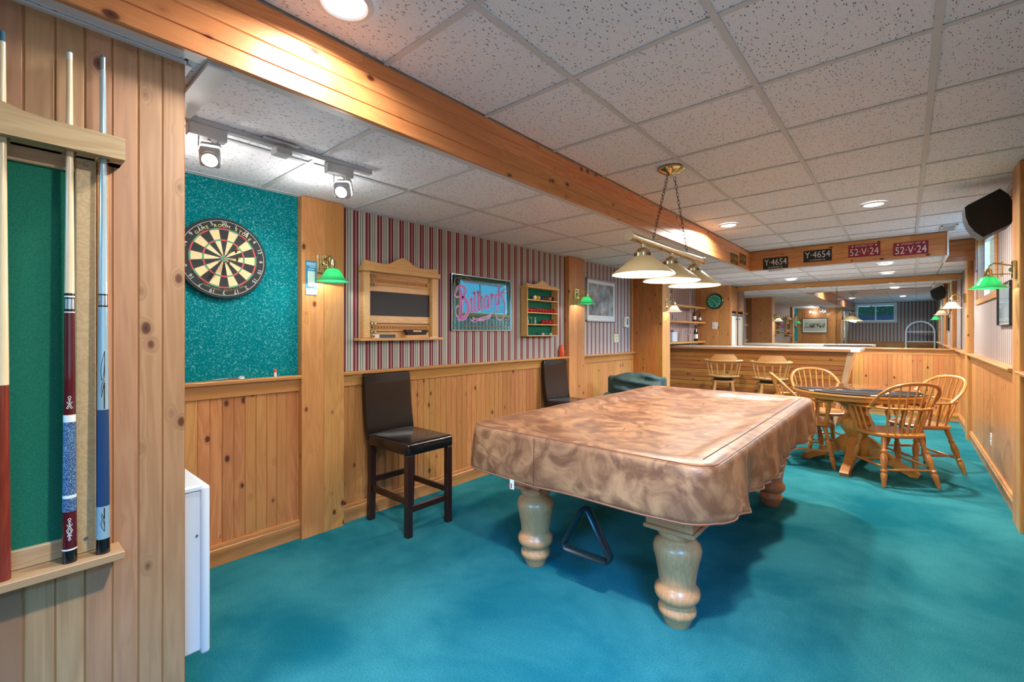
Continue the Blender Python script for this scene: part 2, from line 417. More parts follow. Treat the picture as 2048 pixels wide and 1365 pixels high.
def base_profile(d=1):
    return [(0, 0), (.020*d, 0), (.020*d, .06), (.024*d, .066), (.024*d, .092), (.018*d, .098), (.021*d, .108), (.018*d, .118), (0, .12)]
NT_ = [0]
def trim(label, mb, mat):
    NT_[0] += 1; return struct(mb.build('trim_%d' % NT_[0], mat), label)
def rail_y(x, d, y0, y1, z, label): return trim(label, MB().prism([(x+a, z+b) for a, b in rail_profile(d)], y0, y1, 'y'), PINE_Y)
def rail_x(y, d, x0, x1, z, label): return trim(label, MB().prism([(y+a, z+b) for a, b in rail_profile(d)], x0, x1, 'x'), PINE_X)
def base_y(nm, x, d, spans):
    mb = MB()
    for y0, y1 in spans: mb.prism([(x+a, b) for a, b in base_profile(d)], y0, y1, 'y')
    return struct(mb.build(nm, PINE_Y))

# ------------------------------------------------------------------ floor and walls
struct(MB().box(-3.3, .75, YB-.1, YF+.1, -.06, 0).build('floor', CARPET, smooth=0), 'teal wall-to-wall carpet')
PB = plain('plank_backing', srgb(150,100,56), .7)
PLASTER = plain('plaster', srgb(225,222,214), .8)

wl = struct(MB().box(-3.2, XL, .30, 6.3, 0, 2.34).build('wall_left', PB, smooth=0), 'left wall, pine wainscot below striped wallpaper')
MB().box(XL, XL+.004, 1.33, 6.05, 1.0, LO+.02).build('wallpaper', PAPER_Y, wl, 0)
MB().box(XL, XL+.008, YN, 1.33, 1.0, LO+.02).build('wall_carpet', WALLCARPET, wl, 0)
planks(wl, XL, YN, 6.05, 0, 1.0, '+x', PINE, .12, start=.757)
SP = [(YN, 1.31), (1.60, 4.355), (4.685, 6.05)]
for y0, y1 in SP: rail_y(XL+.008, 1, y0, y1, RAIL_L, 'pine chair rail ledge along the left wall')
base_y('baseboard_left', XL+.014, 1, SP)

wn = struct(MB().box(-1.9, XN, YB-.1, YN, 0, 2.34).build('wall_near', PB, smooth=0), 'pine plank wall that carries the cue rack')
planks(wn, XN-.014, -2.2, YN, 0, LO+.02, '+x', PINE_DAYLIT, .12, start=-.06)
wr = struct(MB().box(-3.2, -1.9, .26, YN-.016, 0, 2.34).build('wall_return', PB, smooth=0), 'short pine wall behind the heater')
planks(wr, YN-.016, XL, XN-.016, 0, LO+.02, '+y', PINE, .12)

wb = struct(MB().box(XN-.1, XR+.1, YB-.1, YB, 0, 1.79).box(XN-.1, XR+.1, YB-.1, YB, 2.377, 2.6).box(XN-.1, -1.58, YB-.1, YB, 1.79, 2.377).box(-.49, XR+.1, YB-.1, YB, 1.79, 2.377).build('wall_back', PAPER_X, smooth=0), 'back wall with striped wallpaper and a small window')
planks(wb, YB, XN, XR, 0, 1.0, '+y', PINE)
rail_x(YB, 1, XN, XR, RAIL_L, 'pine chair rail under the back window')

W1 = (5.99, 7.45, 1.70, 2.39)     # right window: y0 y1 z0 z1
W3 = (-1.3, 0.7, 1.05, 2.05)      # window beside the camera, outside the picture
mb = MB().box(XR, XR+.12, YB-.1, YF+.1, 0, 1.03)
mb.mi = 1
mb.box(XR, XR+.12, 3.0, YF+.1, 1.03, W1[2]).box(XR, XR+.12, 3.0, YF+.1, W1[3], 2.6).box(XR, XR+.12, 3.0, W1[0], W1[2], W1[3]).box(XR, XR+.12, W1[1], YF+.1, W1[2], W1[3])
mb.box(XR, XR+.12, YB-.1, 3.0, 1.03, W3[2]).box(XR, XR+.12, YB-.1, 3.0, W3[3], 2.6).box(XR, XR+.12, YB-.1, W3[0], W3[2], W3[3]).box(XR, XR+.12, W3[1], 3.0, W3[2], W3[3])
wR = struct(mb.build('wall_right', [PB, PAPER_Y], smooth=0), 'right wall, pine wainscot below striped wallpaper')
planks(wR, XR, YB+.02, YF, 0, 1.03, '-x', PINE, .12)
SR = [(YB, 4.457), (4.73, 7.89), (8.16, YF)]
for y0, y1 in SR: rail_y(XR, -1.4, y0, y1, RAIL_R, 'pine chair rail ledge along the right wall')
base_y('baseboard_right', XR-.014, -1, SR)

wf = struct(MB().box(-3.2, XR+.1, YF, YF+.1, 0, 2.34).build('wall_far', PB, smooth=0), 'far wall with pine wainscot below a wide mirror')
planks(wf, YF, -2.45, XR, 0, 1.03, '-y', PINE, .12)
rail_x(YF, -1, -2.45, XR, RAIL_F, 'pine ledge under the far mirror')
trim('pine strip above the far mirror', MB().box(-2.45, XR, YF-.03, YF, 2.115, LO, .004), PINE_X)
mb = MB().prism([(YF-.014-a, b) for a, b in base_profile(1)], -2.45, XR, 'x'); struct(mb.build('baseboard_far', PINE_X))

wp = struct(MB().box(-2.98, -2.53, 6.06, 6.29, 0, 2.34).build('wall_bar_panel', PB, smooth=0), 'full-height pine partition at the left end of the bar')
for i in range(4): board(wp, (-2.98+i*.115, 6.06, 0), (0,0,1), (1,0,0), LO+.02, .115, BARPINE, groove=True)
for i in range(2): board(wp, (-2.53, 6.045+i*.13, 0), (0,0,1), (0,1,0), LO+.02, .13, PINE_TRIM, t=.012, groove=False)
for i in range(4): board(wp, (-2.53-i*.1125, 6.29, 0), (0,0,1), (-1,0,0), LO+.02, .1125, PINE, groove=True)
trim('corner strip beside the bar partition', MB().box(XL+.004, XL+.03, 6.015, 6.045, 0, LO, .003), PINE_TRIM)
wbl = struct(MB().box(-3.2, -3.1, 6.3, YF+.1, 0, 2.34).build('wall_bar', PAPER_Y, smooth=0), 'striped wallpaper behind the bar shelves')
wc = struct(MB().box(-3.1, -2.47, 9.02, 9.05, 0, 2.34).build('wall_clock', PB, smooth=0), 'pine wall that carries the green clock')
planks(wc, 9.02, -3.1, -2.45, 0, LO+.02, '-y', PINE, .11)

def post(label, x0, x1, y0, y1, ztop, inner):
    """boxed post against a side wall, two wide boards across its face"""
    NT_[0] += 1
    p = struct(MB().box(min(x0, x1), max(x0, x1), y0+.016, y1-.016, 0, ztop).build('trim_%d' % NT_[0], PB, smooth=0), label)
    d = 1 if x1 > x0 else -1
    m = (y0+y1)/2
    for a, b in ((y0, m), (m, y1)):
        org = (x1, a if d > 0 else b, 0)
        board(p, org, (0,0,1), (0, d, 0), ztop, b-a, PINE_TRIM if d < 0 else PINE, t=.018, groove=False, name='board', v=.004)
    w = abs(x1-x0)
    ax = min(x0, x1)
    board(p, (ax, y0+.018, 0), (0,0,1), (1,0,0), ztop, w, PINE, t=.018, groove=False, name='board', v=.003)
    board(p, (ax+w, y1-.018, 0), (0,0,1), (-1,0,0), ztop, w, PINE, t=.018, groove=False, name='board', v=.003)
    return p
post('pine post beside the dartboard', XL, -2.932, 1.31, 1.60, LO, 0)
post('pine post beside the ball rack', XL, -2.932, 4.355, 4.685, LO, 0)
post('pine post at the right edge of the picture', XR, .582, 4.457, 4.73, HI, 0)
post('pine post in the far right corner by the window', XR, .582, 7.89, 8.16, HI, 0)

# ------------------------------------------------------------------ ceilings: lay-in tiles on a tee grid at two levels
ceil = struct(MB().box(-1.72, -1.69, YB-.1, 7.07, LO+.02, HI+.09).box(-1.72, .333, 7.07, 7.1, LO+.02, HI+.09).box(.31, .333, 7.07, 7.83, LO+.02, HI+.09).box(.31, .75, 7.8, 7.83, LO+.02, HI+.09)
              .box(-1.69, .75, YB-.1, 7.07, HI+.05, HI+.09).box(.34, .75, 7.07, 7.8, HI+.05, HI+.09)
              .box(-3.2, -1.69, YN-.1, YF+.1, LO+.05, LO+.09).box(-1.9, -1.69, YB-.1, YN-.1, LO+.05, LO+.09).box(-1.69, .34, 7.07, YF+.1, LO+.05, LO+.09).box(.34, .75, 7.8, YF+.1, LO+.05, LO+.09)
              .build('ceiling', PLASTER, smooth=0), 'suspended ceiling of white fissured tiles, raised over the middle of the room')
TM = {}
def tiles(x0, x1, y0, y1, z, gx, gy):
    G = .6096
    def cuts(a, b, g):
        k = math.ceil((a-g)/G); c = [a]
        while g+k*G < b: c.append(g+k*G) if g+k*G > a+.01 else None; k += 1
        return c+[b]
    xs, ys = cuts(x0, x1, gx), cuts(y0, y1, gy)
    for i in range(len(xs)-1):
        for j in range(len(ys)-1):
            w, h = xs[i+1]-xs[i], ys[j+1]-ys[j]
            if w < .03 or h < .03: continue
            k = (round(w, 3), round(h, 3))
            if k not in TM: TM[k] = MB().box(-w/2+.0055, w/2-.0055, -h/2+.0055, h/2-.0055, 0, .016).mesh('tile', TILE, 0)
            put('tile', TM[k], ceil, Tr((xs[i]+xs[i+1])/2, (ys[j]+ys[j+1])/2, z+.0065))
    for x in xs[1:-1]: MB().box(x-.012, x+.012, y0, y1, z, z+.004).box(x-.002, x+.002, y0, y1, z+.004, z+.03).build('grid_tee', TEE, ceil, 0)
    for y in ys[1:-1]: MB().box(x0, x1, y-.012, y+.012, z+.0008, z+.0048).box(x0, x1, y-.002, y+.002, z+.0048, z+.03).build('grid_tee', TEE, ceil, 0)
GY1, GY2 = 1.1046, 1.09
tiles(XF, XR, YB, YP, HI, -1.1306, GY1)
tiles(.35, XR, YP+.02, 7.78, HI, -1.1306, GY1)
tiles(-3.1, XF-.02, YN, YP, LO, -2.335, GY2)
tiles(XN, XF-.02, YB, YN, LO, -2.335, GY2)
tiles(-3.1, .35, YP+.02, YF, LO, -2.335, GY2)
tiles(.35, XR, 7.8, YF, LO, -2.335, GY2)
mb = MB()
for a in ((XL, XL+.022, YN, 1.31), (XL, XL+.022, 1.60, 4.355), (XL, XL+.022, 4.685, 6.04), (XF-.045, XF-.02, YB, YP), (XN, XN+.02, YB, YN), (XL, XN, YN, YN+.02)):
    mb.box(a[0], a[1], a[2], a[3], LO-.0012, LO+.004)
for a in ((XR-.02, XR, YB, 4.457), (XR-.02, XR, 4.73, 7.78), (XN, XR, YB, YB+.02)): mb.box(a[0], a[1], a[2], a[3], HI-.0012, HI+.004)
mb.build('wall_angle', TEE, ceil, 0)
MB().box(XL+.02, XF-.03, .46, .535, LO-.014, LO-.001, .003).build('splice_cover', TEE, ceil, 0)

def fascia(label, x, y, along, across, L, joints, first=True):
    NT_[0] += 1
    f = struct(empty('trim_%d' % NT_[0], (0,0,0)), label)
    for row, js in enumerate(joints):
        z = LO-.004+row*.131; p = 0
        for q in list(js)+[L]:
            o = Vector((x, y, z))+Vector(along)*p
            board(f, o, along, across, q-p-.001, .131, PINE_RED, t=.018, groove=True, name='board', v=.004); p = q
    return f
# boards run along the wall; their width is vertical, so the front faces across x along
fascia('long pine fascia between the low and the raised ceiling', XF-.018, YP, (0,-1,0), (0,0,1), YP-YB, ([2.6, 5.22], [3.4, 6.05]))
fascia('pine fascia that carries the number plates', XF, YP+.018, (-1,0,0), (0,0,1), 0, ([], []))
for o in [c for c in bpy.data.objects['trim_%d' % NT_[0]].children]: bpy.data.objects.remove(o)
FP = bpy.data.objects['trim_%d' % NT_[0]]
for row, js in enumerate(([1.15], [.62, 1.7])):
    p = 0
    for q in list(js)+[2.02]:
        board(FP, (XF+p, YP+.018, LO-.004+row*.131+.131), (1,0,0), (0,0,-1), q-p-.001, .131, PINE_RED, t=.018, groove=True, name='board', v=.004); p = q
NT_[0] += 1
f3 = struct(empty('trim_%d' % NT_[0]), 'pine fascia stepping back in the far right corner')
for row in range(2):
    board(f3, (.35, 7.80, LO-.004+row*.131+.131), (1,0,0), (0,0,-1), .27, .131, PINE_RED, t=.018, groove=True, name='board', v=.004)
    board(f3, (.333, 7.80, LO-.004+row*.131), (0,-1,0), (0,0,1), .75, .131, PINE_RED, t=.018, groove=True, name='board', v=.004)
MB().box(.345, .36, YP-.006, YP+.01, LO-.004, HI).box(.33, .36, YP-.002, 7.79, LO-.01, LO-.003).build('corner_bead', WHITEPAINT, f3, 0)

# ------------------------------------------------------------------ windows and what stands outside them
def window(nm, label, M, w, h, mull, mat):
    """local x right, y up, z into the room; opening centred on the origin"""
    o = struct(empty(nm, M=M), label)
    f = MB()
    for a in ((-w/2, w/2, h/2-.035, h/2), (-w/2, w/2, -h/2, -h/2+.035), (-w/2, -w/2+.035, -h/2, h/2), (w/2-.035, w/2, -h/2, h/2)): f.box(a[0], a[1], a[2], a[3], -.09, -.05, .004)
    f.build('sash', WHITEPAINT, o)
    for m in mull: MB().box(m-.018, m+.018, -h/2+.03, h/2-.03, -.085, -.055, .003).build('mullion', WHITEPAINT, o)
    xs = [-w/2+.03]+list(mull)+[w/2-.03]
    for a, b in zip(xs, xs[1:]): MB().box(a, b, -h/2+.03, h/2-.03, -.072, -.068).build('pane', PANE, o, 0)
    c = MB()
    for a in ((-w/2-.06, w/2+.06, h/2, h/2+.06), (-w/2-.06, w/2+.06, -h/2-.06, -h/2), (-w/2-.06, -w/2, -h/2, h/2), (w/2, w/2+.06, -h/2, h/2)): c.box(a[0], a[1], a[2], a[3], 0, .018, .003)
    c.build('casing', mat, o)
    MB().box(-w/2, w/2, -h/2, -h/2+.012, -.12, .0).box(-w/2, w/2, h/2-.012, h/2, -.12, 0).box(-w/2, -w/2+.012, -h/2, h/2, -.12, 0).box(w/2-.012, w/2, -h/2, h/2, -.12, 0).build('reveal', mat, o, 0)
    return o
window('window_1', 'small window high in the right wall', on_wall(XR, (W1[0]+W1[1])/2, (W1[2]+W1[3])/2, '-x'), W1[1]-W1[0], W1[3]-W1[2], [.12], PINE_TRIM)
window('window_3', 'wide window in the right wall beside the camera', on_wall(XR, (W3[0]+W3[1])/2, (W3[2]+W3[3])/2, '-x'), W3[1]-W3[0], W3[3]-W3[2], [0], PINE_TRIM)
window('window_2', 'small window high in the back wall', on_wall(-1.035, YB, 2.0835, '+y'), 1.09, .587, [0], WHITEPAINT)

# ------------------------------------------------------------------ lamps
def lamp_light(name, kind, loc, watts, col=(1,.96,.90), size=.05, parent=None, spot=None, aim=None, blend=.6):
    l = bpy.data.lights.new(name, kind); l.energy = watts; l.color = col
    if kind == 'AREA': l.shape = 'DISK'; l.size = size; l.spread = math.radians(165)
    else: l.shadow_soft_size = size
    if kind == 'SPOT': l.spot_size = spot; l.spot_blend = blend
    o = bpy.data.objects.new(name, l); C.objects.link(o); o.location = loc
    if aim is not None: o.rotation_euler = Vector(aim).to_track_quat('-Z', 'Y').to_euler()
    if parent: o.parent = parent
    return o
WARM = (1, .96, .90)
def downlight(x, y, z, label, watts=32, lit=True):
    o = tag(empty('recessed_light', (x, y, z)), label, 'ceiling light', 'recessed ceiling lights')
    MB().lathe([(.068, -.001), (.092, -.001), (.098, -.004), (.094, -.010), (.078, -.012), (.068, -.006)], 32, caps=False).build('trim_ring', WHITEMETAL, o)
    if lit:
        MB().lathe([(.0005, -.016), (.03, -.0155), (.055, -.012), (.072, -.006)], 28, caps=False).build('diffuser', DIFFUSER, o)
        lamp_light('recessed_lamp', 'AREA', (0, 0, -.022), watts*1.35, WARM, .14, o, aim=(0, 0, -1))
    else: MB().lathe([(.0005, -.004), (.072, -.004)], 24, caps=False).build('baffle', SHADE_IN, o)
    return o
downlight(-1.455, .80, HI, 'round recessed light nearest the camera, at the top edge of the picture', 10)
downlight(-1.413, 5.10, HI, 'round recessed light in the raised ceiling beside the long pine fascia')
downlight(-.218, 5.106, HI, 'round recessed light in the raised ceiling above the round card table')
downlight(-.2, 7.43, LO, 'round recessed light just behind the red number plates', 22)
downlight(-.21, 8.63, LO, 'round recessed light close to the right half of the far mirror', 22)
downlight(-1.43, 8.64, LO, 'round recessed light over the bar, close to the left half of the far mirror', 26)
downlight(-1.39, 7.32, LO, 'unlit round ceiling ring behind the black number plates', 0, False)
downlight(-.218, .80, HI, 'round recessed light in the raised ceiling behind the camera', 30)

# three-shade billiard light
bl = tag(empty('billiard_light', (-1.226, 3.09, HI)), 'brass billiard light with three cone shades hanging over the pool table', 'pendant light')
MB().lathe([(.085, 0), (.088, -.012), (.06, -.03), (.03, -.036), (.012, -.05), (.002, -.06)], 32).build('canopy', BRASS, bl)
ZB = 1.893-HI
MB().tube([(0, -.625, ZB), (0, .635, ZB)], .024, 20).tube([(0, -.635, ZB), (0, -.612, ZB)], .03, 20).tube([(0, .62, ZB), (0, .645, ZB)], .03, 20).build('bar', SILVERBRASS, bl)
def chain(p0, p1, parent, mat, link=.034):
    p0, p1 = Vector(p0), Vector(p1); d = p1-p0; n = max(2, int(d.length/(link*.78))); q = d.to_track_quat('Z', 'Y')
    mb = MB()
    for i in range(n):
        c = p0+d*((i+.5)/n); pts = []
        for k in range(10):
            a = 2*PI*k/10; v = Vector((.0085*math.cos(a), 0, link*.5*math.sin(a)))
            if i % 2: v = Vector((0, v.x, v.z))
            pts.append(c+q @ v)
        mb.tube(pts, .0018, 5, closed=True)
    return mb.build('chain', mat, parent)
chain((0, -.055, -.045), (0, -.30, ZB+.022), bl, DARKMETAL); chain((0, .055, -.045), (0, .30, ZB+.022), bl, DARKMETAL)
for dy in (-.445, 0, .445):
    s = MB().lathe([(.0495, -.098), (.055, -.10), (.188, -.207), (.190, -.212), (.186, -.212), (.052, -.106)], 40, Tr(0, dy, ZB), caps=False).build('shade', SHADE_OUT, bl)
    MB().lathe([(.0475, -.106), (.183, -.2095)], 40, Tr(0, dy, ZB), caps=False).build('shade_lining', SHADE_IN, s)
    MB().lathe([(.010, -.02), (.012, -.045), (.03, -.052), (.044, -.066), (.047, -.078), (.055, -.080), (.055, -.102), (.05, -.104)], 28, Tr(0, dy, ZB)).build('shade_cap', SILVERBRASS, s)
    MB().sphere((0, dy, ZB-.16), .036, 16, 10).build('bulb', BULB, s)
    lamp_light('billiard_lamp', 'POINT', (0, dy, ZB-.207), 14, WARM, .04, bl)

# wall sconces: fluted brass plate, curved arm, bell shade
def sconce(x, y, z, facing, label, glass_mat, reach=.14, watts=4, double=False, col=WARM, side=0.0, plate=True):
    M = on_wall(x, y, z, facing)
    o = tag(empty('wall_sconce', M=M), label, 'wall lamp', 'brass wall sconces')
    pl = MB()
    pl.box(-.045, .045, -.06, .06, 0, .012, .004)
    for i in range(6): pl.tube([(-.037+i*.0148, -.058, .012), (-.037+i*.0148, .058, .012)], .0068, 8)
    pl.lathe([(.016, .012), (.014, .03), (.008, .034)], 14)
    pl.build('backplate', BRASS, o)
    R = reach
    am = MB().tube([(0, .03, .015), (side*.2, .034, R*.3), (side*.5, .045, R*.55), (side*.8, .05, R*.8), (side*.97, .035, R*.96), (side, .008, R)], .0055, 8)
    am.tube([(0, -.028, .015), (side*.45, -.028, R*.5), (side*.9, -.024, R*.92)], .004, 8)
    am.sphere((side*.45, -.028, R*.5), .009).sphere((side*.45, .043, R*.5), .009)
    if double: am.tube([(side*.45, -.045, R*.5), (side*.45, .06, R*.5)], .006, 8)
    am.build('arm', BRASS, o)
    K = frame((side, -.0, R), (1,0,0), (0,0,-1), (0,1,0))
    MB().lathe([(.004, .018), (.018, .014), (.021, .0), (.021, -.032), (.03, -.036), (.03, -.044)], 20, K).build('socket', BRASS, o)
    P = [(.030, -.040), (.040, -.048), (.055, -.070), (.068, -.094), (.086, -.112), (.104, -.120)]
    sh = MB().lathe(P+[(r-.003, h-.003) for r, h in P[::-1]], 32, K, caps=False).build('shade', glass_mat, o)
    MB().sphere((side, -.075, R), .024, 14, 9).build('bulb', BULB, sh)
    lamp_light('sconce_lamp', 'POINT', (side, -.092, R), watts*1.5, col, .02, o)
    return o
sconce(-2.914, 1.45, 1.775, '+x', 'green glass wall sconce on the pine post beside the dartboard', GREENGLASS, .13)
sconce(-2.914, 4.50, 1.775, '+x', 'green glass wall sconce on the pine post beside the ball rack', GREENGLASS, .14)
sconce(.564, 4.59, 1.755, '-x', 'green glass wall sconce on the right-hand post, below the loudspeaker', GREENGLASS, .13, 3, True)
sconce(.564, 8.03, 1.755, '-x', 'white glass wall sconce on the far right post beside the mirror', WHITEGLASS, .13, 4, True)
sconce(-2.518, 6.17, 1.735, '+x', 'white glass wall sconce on the partition at the left end of the bar', WHITEGLASS, .11, 5)

# track light over the dartboard
tl = tag(empty('track_light', (-2.2, 0, LO)), 'grey ceiling track with two small spot heads over the dartboard', 'track light')
MB().box(-.018, .018, .44, 1.36, -.02, -.0015, .002).build('track', GREYPLASTIC, tl)
MB().box(-.035, .035, .86, .93, -.05, -.02, .003).box(-.05, .05, .80, .96, -.008, -.0015, .002).build('feed_box', GREYPLASTIC, tl)
for y, ay in ((.60, .12), (1.185, -.25)):
    hd = MB().box(-.022, .022, y-.075, y+.065, -.07, -.02, .003).build('adapter', GREYPLASTIC, tl)
    q = Vector((.62, ay-.35, -.62)).normalized(); K = Tr(.03, y, -.145) @ q.to_track_quat('Z', 'Y').to_matrix().to_4x4()
    MB().tube([(0, y-.034, -.07), (.004, y-.036, -.10), (.02, y-.036, -.14)], .003, 6).tube([(0, y+.034, -.07), (.004, y+.036, -.10), (.02, y+.036, -.14)], .003, 6).tube([(.0, y, -.07), (.02, y+.012, -.085), (-.01, y+.006, -.11)], .004, 6).build('yoke', GREYPLASTIC, hd)
    MB().box(-.037, .037, -.037, .037, -.055, .038, .010, K, seg=2).lathe([(.034, .038), (.034, .044), (.028, .046)], 24, K, caps=False).build('housing', GREYPLASTIC, hd)
    MB().lathe([(.0005, .042), (.020, .041), (.029, .040)], 20, K, caps=False).build('lens', HALOGEN, hd)
    MB().box(-.0385, .0385, -.0385, .0385, -.012, -.007, .009, K).build('vent_slit', HALOGEN, hd)
    lamp_light('track_wall_glow', 'POINT', (-.28, y, -.16), 2.6, (1,.97,.93), .03, tl)
    lamp_light('track_lamp', 'SPOT', K @ Vector((0, 0, .055)), 1.3, (1,.95,.88), .02, tl, spot=2.6, aim=q)
lamp_light('track_back_glow', 'SPOT', (-.06, 1.1, -.16), 18, (1,.95,.88), .03, tl, spot=1.5, aim=(-.75, -.1, -.75), blend=.9)

# ------------------------------------------------------------------ the far mirror, in two sheets
def mirror(x0, x1, rot, label):
    w = x1-x0
    o = MB().box(-w/2, w/2, -.002, .002, 0, 2.115-RAIL_F-.002).build('wall_mirror', MIRROR, None, 0)
    o.location = ((x0+x1)/2, YF-.014, RAIL_F+.001); o.rotation_euler = (-.002, 0, rot)
    tag(o, label, 'mirror', 'far wall mirror sheets'); return o
mirror(-2.44, -.895, -.006, 'left sheet of the wide wall mirror behind the bar')
mirror(-.891, .61, -.008, 'right sheet of the wide wall mirror, next to the white sconce')

# ------------------------------------------------------------------ pool table, cover, rack
pt = tag(empty('pool_table', (-1.20, 3.10, 0)), 'pool table with thick turned pale oak legs under a brown cover', 'pool table')
LEG = [(.054, 0), (.058, .008), (.068, .035), (.073, .044), (.082, .056), (.084, .066), (.082, .078), (.074, .090), (.073, .104), (.086, .115), (.098, .132), (.1, .146), (.098, .160), (.086, .176), (.080, .186), (.081, .20), (.086, .24), (.095, .29), (.104, .325), (.106, .345), (.099, .368), (.082, .383), (.072, .392), (.074, .40), (.086, .412), (.088, .424), (.082, .436), (.078, .442)]
legmesh = MB().lathe(LEG, 36).mesh('leg', LEGOAK, 50)
blk = MB().box(-.115, .115, -.115, .115, .442, .462, .006).box(-.105, .105, -.105, .105, .462, .60, .004)
for s in (1, -1): blk.box(-.07, .07, s*.105-.004, s*.105+.004, .485, .58, .002).box(s*.105-.004, s*.105+.004, -.07, .07, .485, .58, .002)
blkmesh = blk.mesh('leg_block', LEGOAK, 35)
for sx in (-.41, .41):
    for sy in (-1.04, .85):
        l = put('leg', legmesh, pt, Tr(sx, sy, 0)); put('leg_block', blkmesh, l)
MB().box(-.53, .53, -1.14, 1.14, .55, .66, .006).build('apron', OAK_PALE_X, pt)
MB().box(-.62, .58, -1.2, 1.2, .66, .728, .01).build('bed_and_rails', OAK_PALE_X, pt)
MB().tube([(-.045, -1.07, .56), (-.045, -1.12, .53), (-.045, -1.145, .495), (-.045, -1.125, .478), (-.045, -1.10, .49)], .005, 8).tube([(.0, -1.07, .56), (.0, -1.12, .53), (.0, -1.145, .50), (.0, -1.125, .483), (.0, -1.10, .495)], .005, 8).build('rack_hook', DARKMETAL, pt)

CX, CY, CA, CB_ = -1.245, 3.105, .69, 1.285
def rrect(s, a, b, r):
    """point on a rounded rectangle, s in 0..1 counter-clockwise from the front right"""
    segs = [2*(b-r), PI*r/2, 2*(a-r), PI*r/2]*2; L = sum(segs); d = s*L
    cs = [(a, -b+r), None, (a-r, b), None, (-a, b-r), None, (-a+r, -b), None]; dirs = [(0,1), None, (-1,0), None, (0,-1), None, (1,0), None]
    cc = {1: (a-r, b-r, 0), 3: (-a+r, b-r, PI/2), 5: (-a+r, -b+r, PI), 7: (a-r, -b+r, 1.5*PI)}
    for i, l in enumerate(segs):
        if d <= l or i == 7:
            if cs[i]: p = (cs[i][0]+dirs[i][0]*d, cs[i][1]+dirs[i][1]*d); n = (dirs[i][1], -dirs[i][0])
            else:
                x, y, a0 = cc[i]; an = a0+d/max(r, 1e-4); p = (x+r*math.cos(an), y+r*math.sin(an)); n = (math.cos(an), math.sin(an))
            return p, n
        d -= l
RINGS = [(.66, .752), (.58, .752), (.50, .752), (.42, .753), (.34, .754), (.28, .755), (.235, .758), (.20, .764), (.175, .774), (.15, .785), (.12, .793), (.08, .797), (.045, .797), (.018, .792), (.004, .781), (0, .765), (-.004, .735), (-.008, .70), (-.012, .665), (-.016, .63), (-.018, .60), (-.018, .575), (-.018, .56), (-.014, .556), (-.008, .558), (-.004, .60), (.0, .70)]
def cover_pt(s, k):
    ins, z = RINGS[k]; a, b = CA-ins, CB_-ins; r = max(.12-ins, .02) if ins > 0 else .12-ins
    (x, y), n = rrect(s, a, b, r)
    if z < .75:
        f = (.765-z)/.2
        right = max(0, x-CA+.15)/.15 if x > 0 else 0
        amp = .022*right+.005+.010*(1 if y > CB_-.1 else 0)
        w = noise.noise(Vector((x*3.0, y*5.5, 1.7)))+.6*noise.noise(Vector((x*7, y*12, 4.1)))
        x += n[0]*w*amp*f*1.6; y += n[1]*w*amp*f*1.6
        if z < .62: z += .018*noise.noise(Vector((x*2.2, y*2.2, 9.0)))
    elif ins < .57:
        wr = noise.noise(Vector((x*2.6, y*2.0, .3)))*.6+noise.noise(Vector((x*9, y*3.0, 2.2)))*.35+.25*noise.noise(Vector((x*14, y*14, 5)))
        edge = 1 if ins > .1 else .35
        z += wr*.011*edge
        if x < -.3 and ins > .1: z += max(0, noise.noise(Vector((x*5, y*3.4, 7.7))))*.030
    return Vector((CX+x, CY+y, z))
mb = MB(); NS = 220
V = mb.grid(lambda u, v: cover_pt(u, int(round(v*(len(RINGS)-1)))), NS, len(RINGS), True)
mb._f([V[i][0] for i in range(NS)][::-1])
cov = tag(mb.build('table_cover', COVER, None, 60), 'brown mottled leatherette cover draped over the pool table', 'table cover')
def seam(k, lift=.0015, r=.0022, name='seam', mat=None, off=0):
    pts = [cover_pt(i/NS, k)+Vector((0, 0, lift)) for i in range(NS)]
    return MB().tube(pts, r, 5, closed=True).build(name, mat or THREAD, cov)
THREAD = plain('dark_thread', srgb(84,54,40), .6); HEM = plain('hem_piping', srgb(150,96,72), .5)
seam(13, .001, .0028, 'piping', HEM); seam(22, -.004, .004, 'hem', HEM)
MB().tube([p_+Vector((0, 0, .0012)) for p_ in (cover_pt(i/NS, 11) for i in range(NS)) if p_.x > CX+CA-.13 and -CB_+.12 < p_.y-CY < CB_-.12], .0022, 5).build('seam', THREAD, cov)
sx_ = min(range(NS), key=lambda i: abs((cover_pt(i/NS, 15)-Vector((-1.43, CY-CB_, .765))).length))
MB().tube([cover_pt(sx_/NS, k)+Vector((0, -.0015, 0)) for k in range(14, 23)], .0018, 5).build('seam', THREAD, cov)
ti = min(range(NS), key=lambda i: abs((cover_pt(i/NS, 22)-Vector((-1.57, CY-CB_, .56))).length)); tp = cover_pt(ti/NS, 22)
MB().box(tp.x-.016, tp.x+.012, tp.y-.004, tp.y-.0025, tp.z-.05, tp.z).build('care_tag', PAPERWHITE, cov, 0)
MB().box(tp.x-.010, tp.x-.002, tp.y-.0045, tp.y-.0041, tp.z-.045, tp.z-.02).build('care_tag_print', plain('tag_red', srgb(190,40,50), .6), cov, 0)

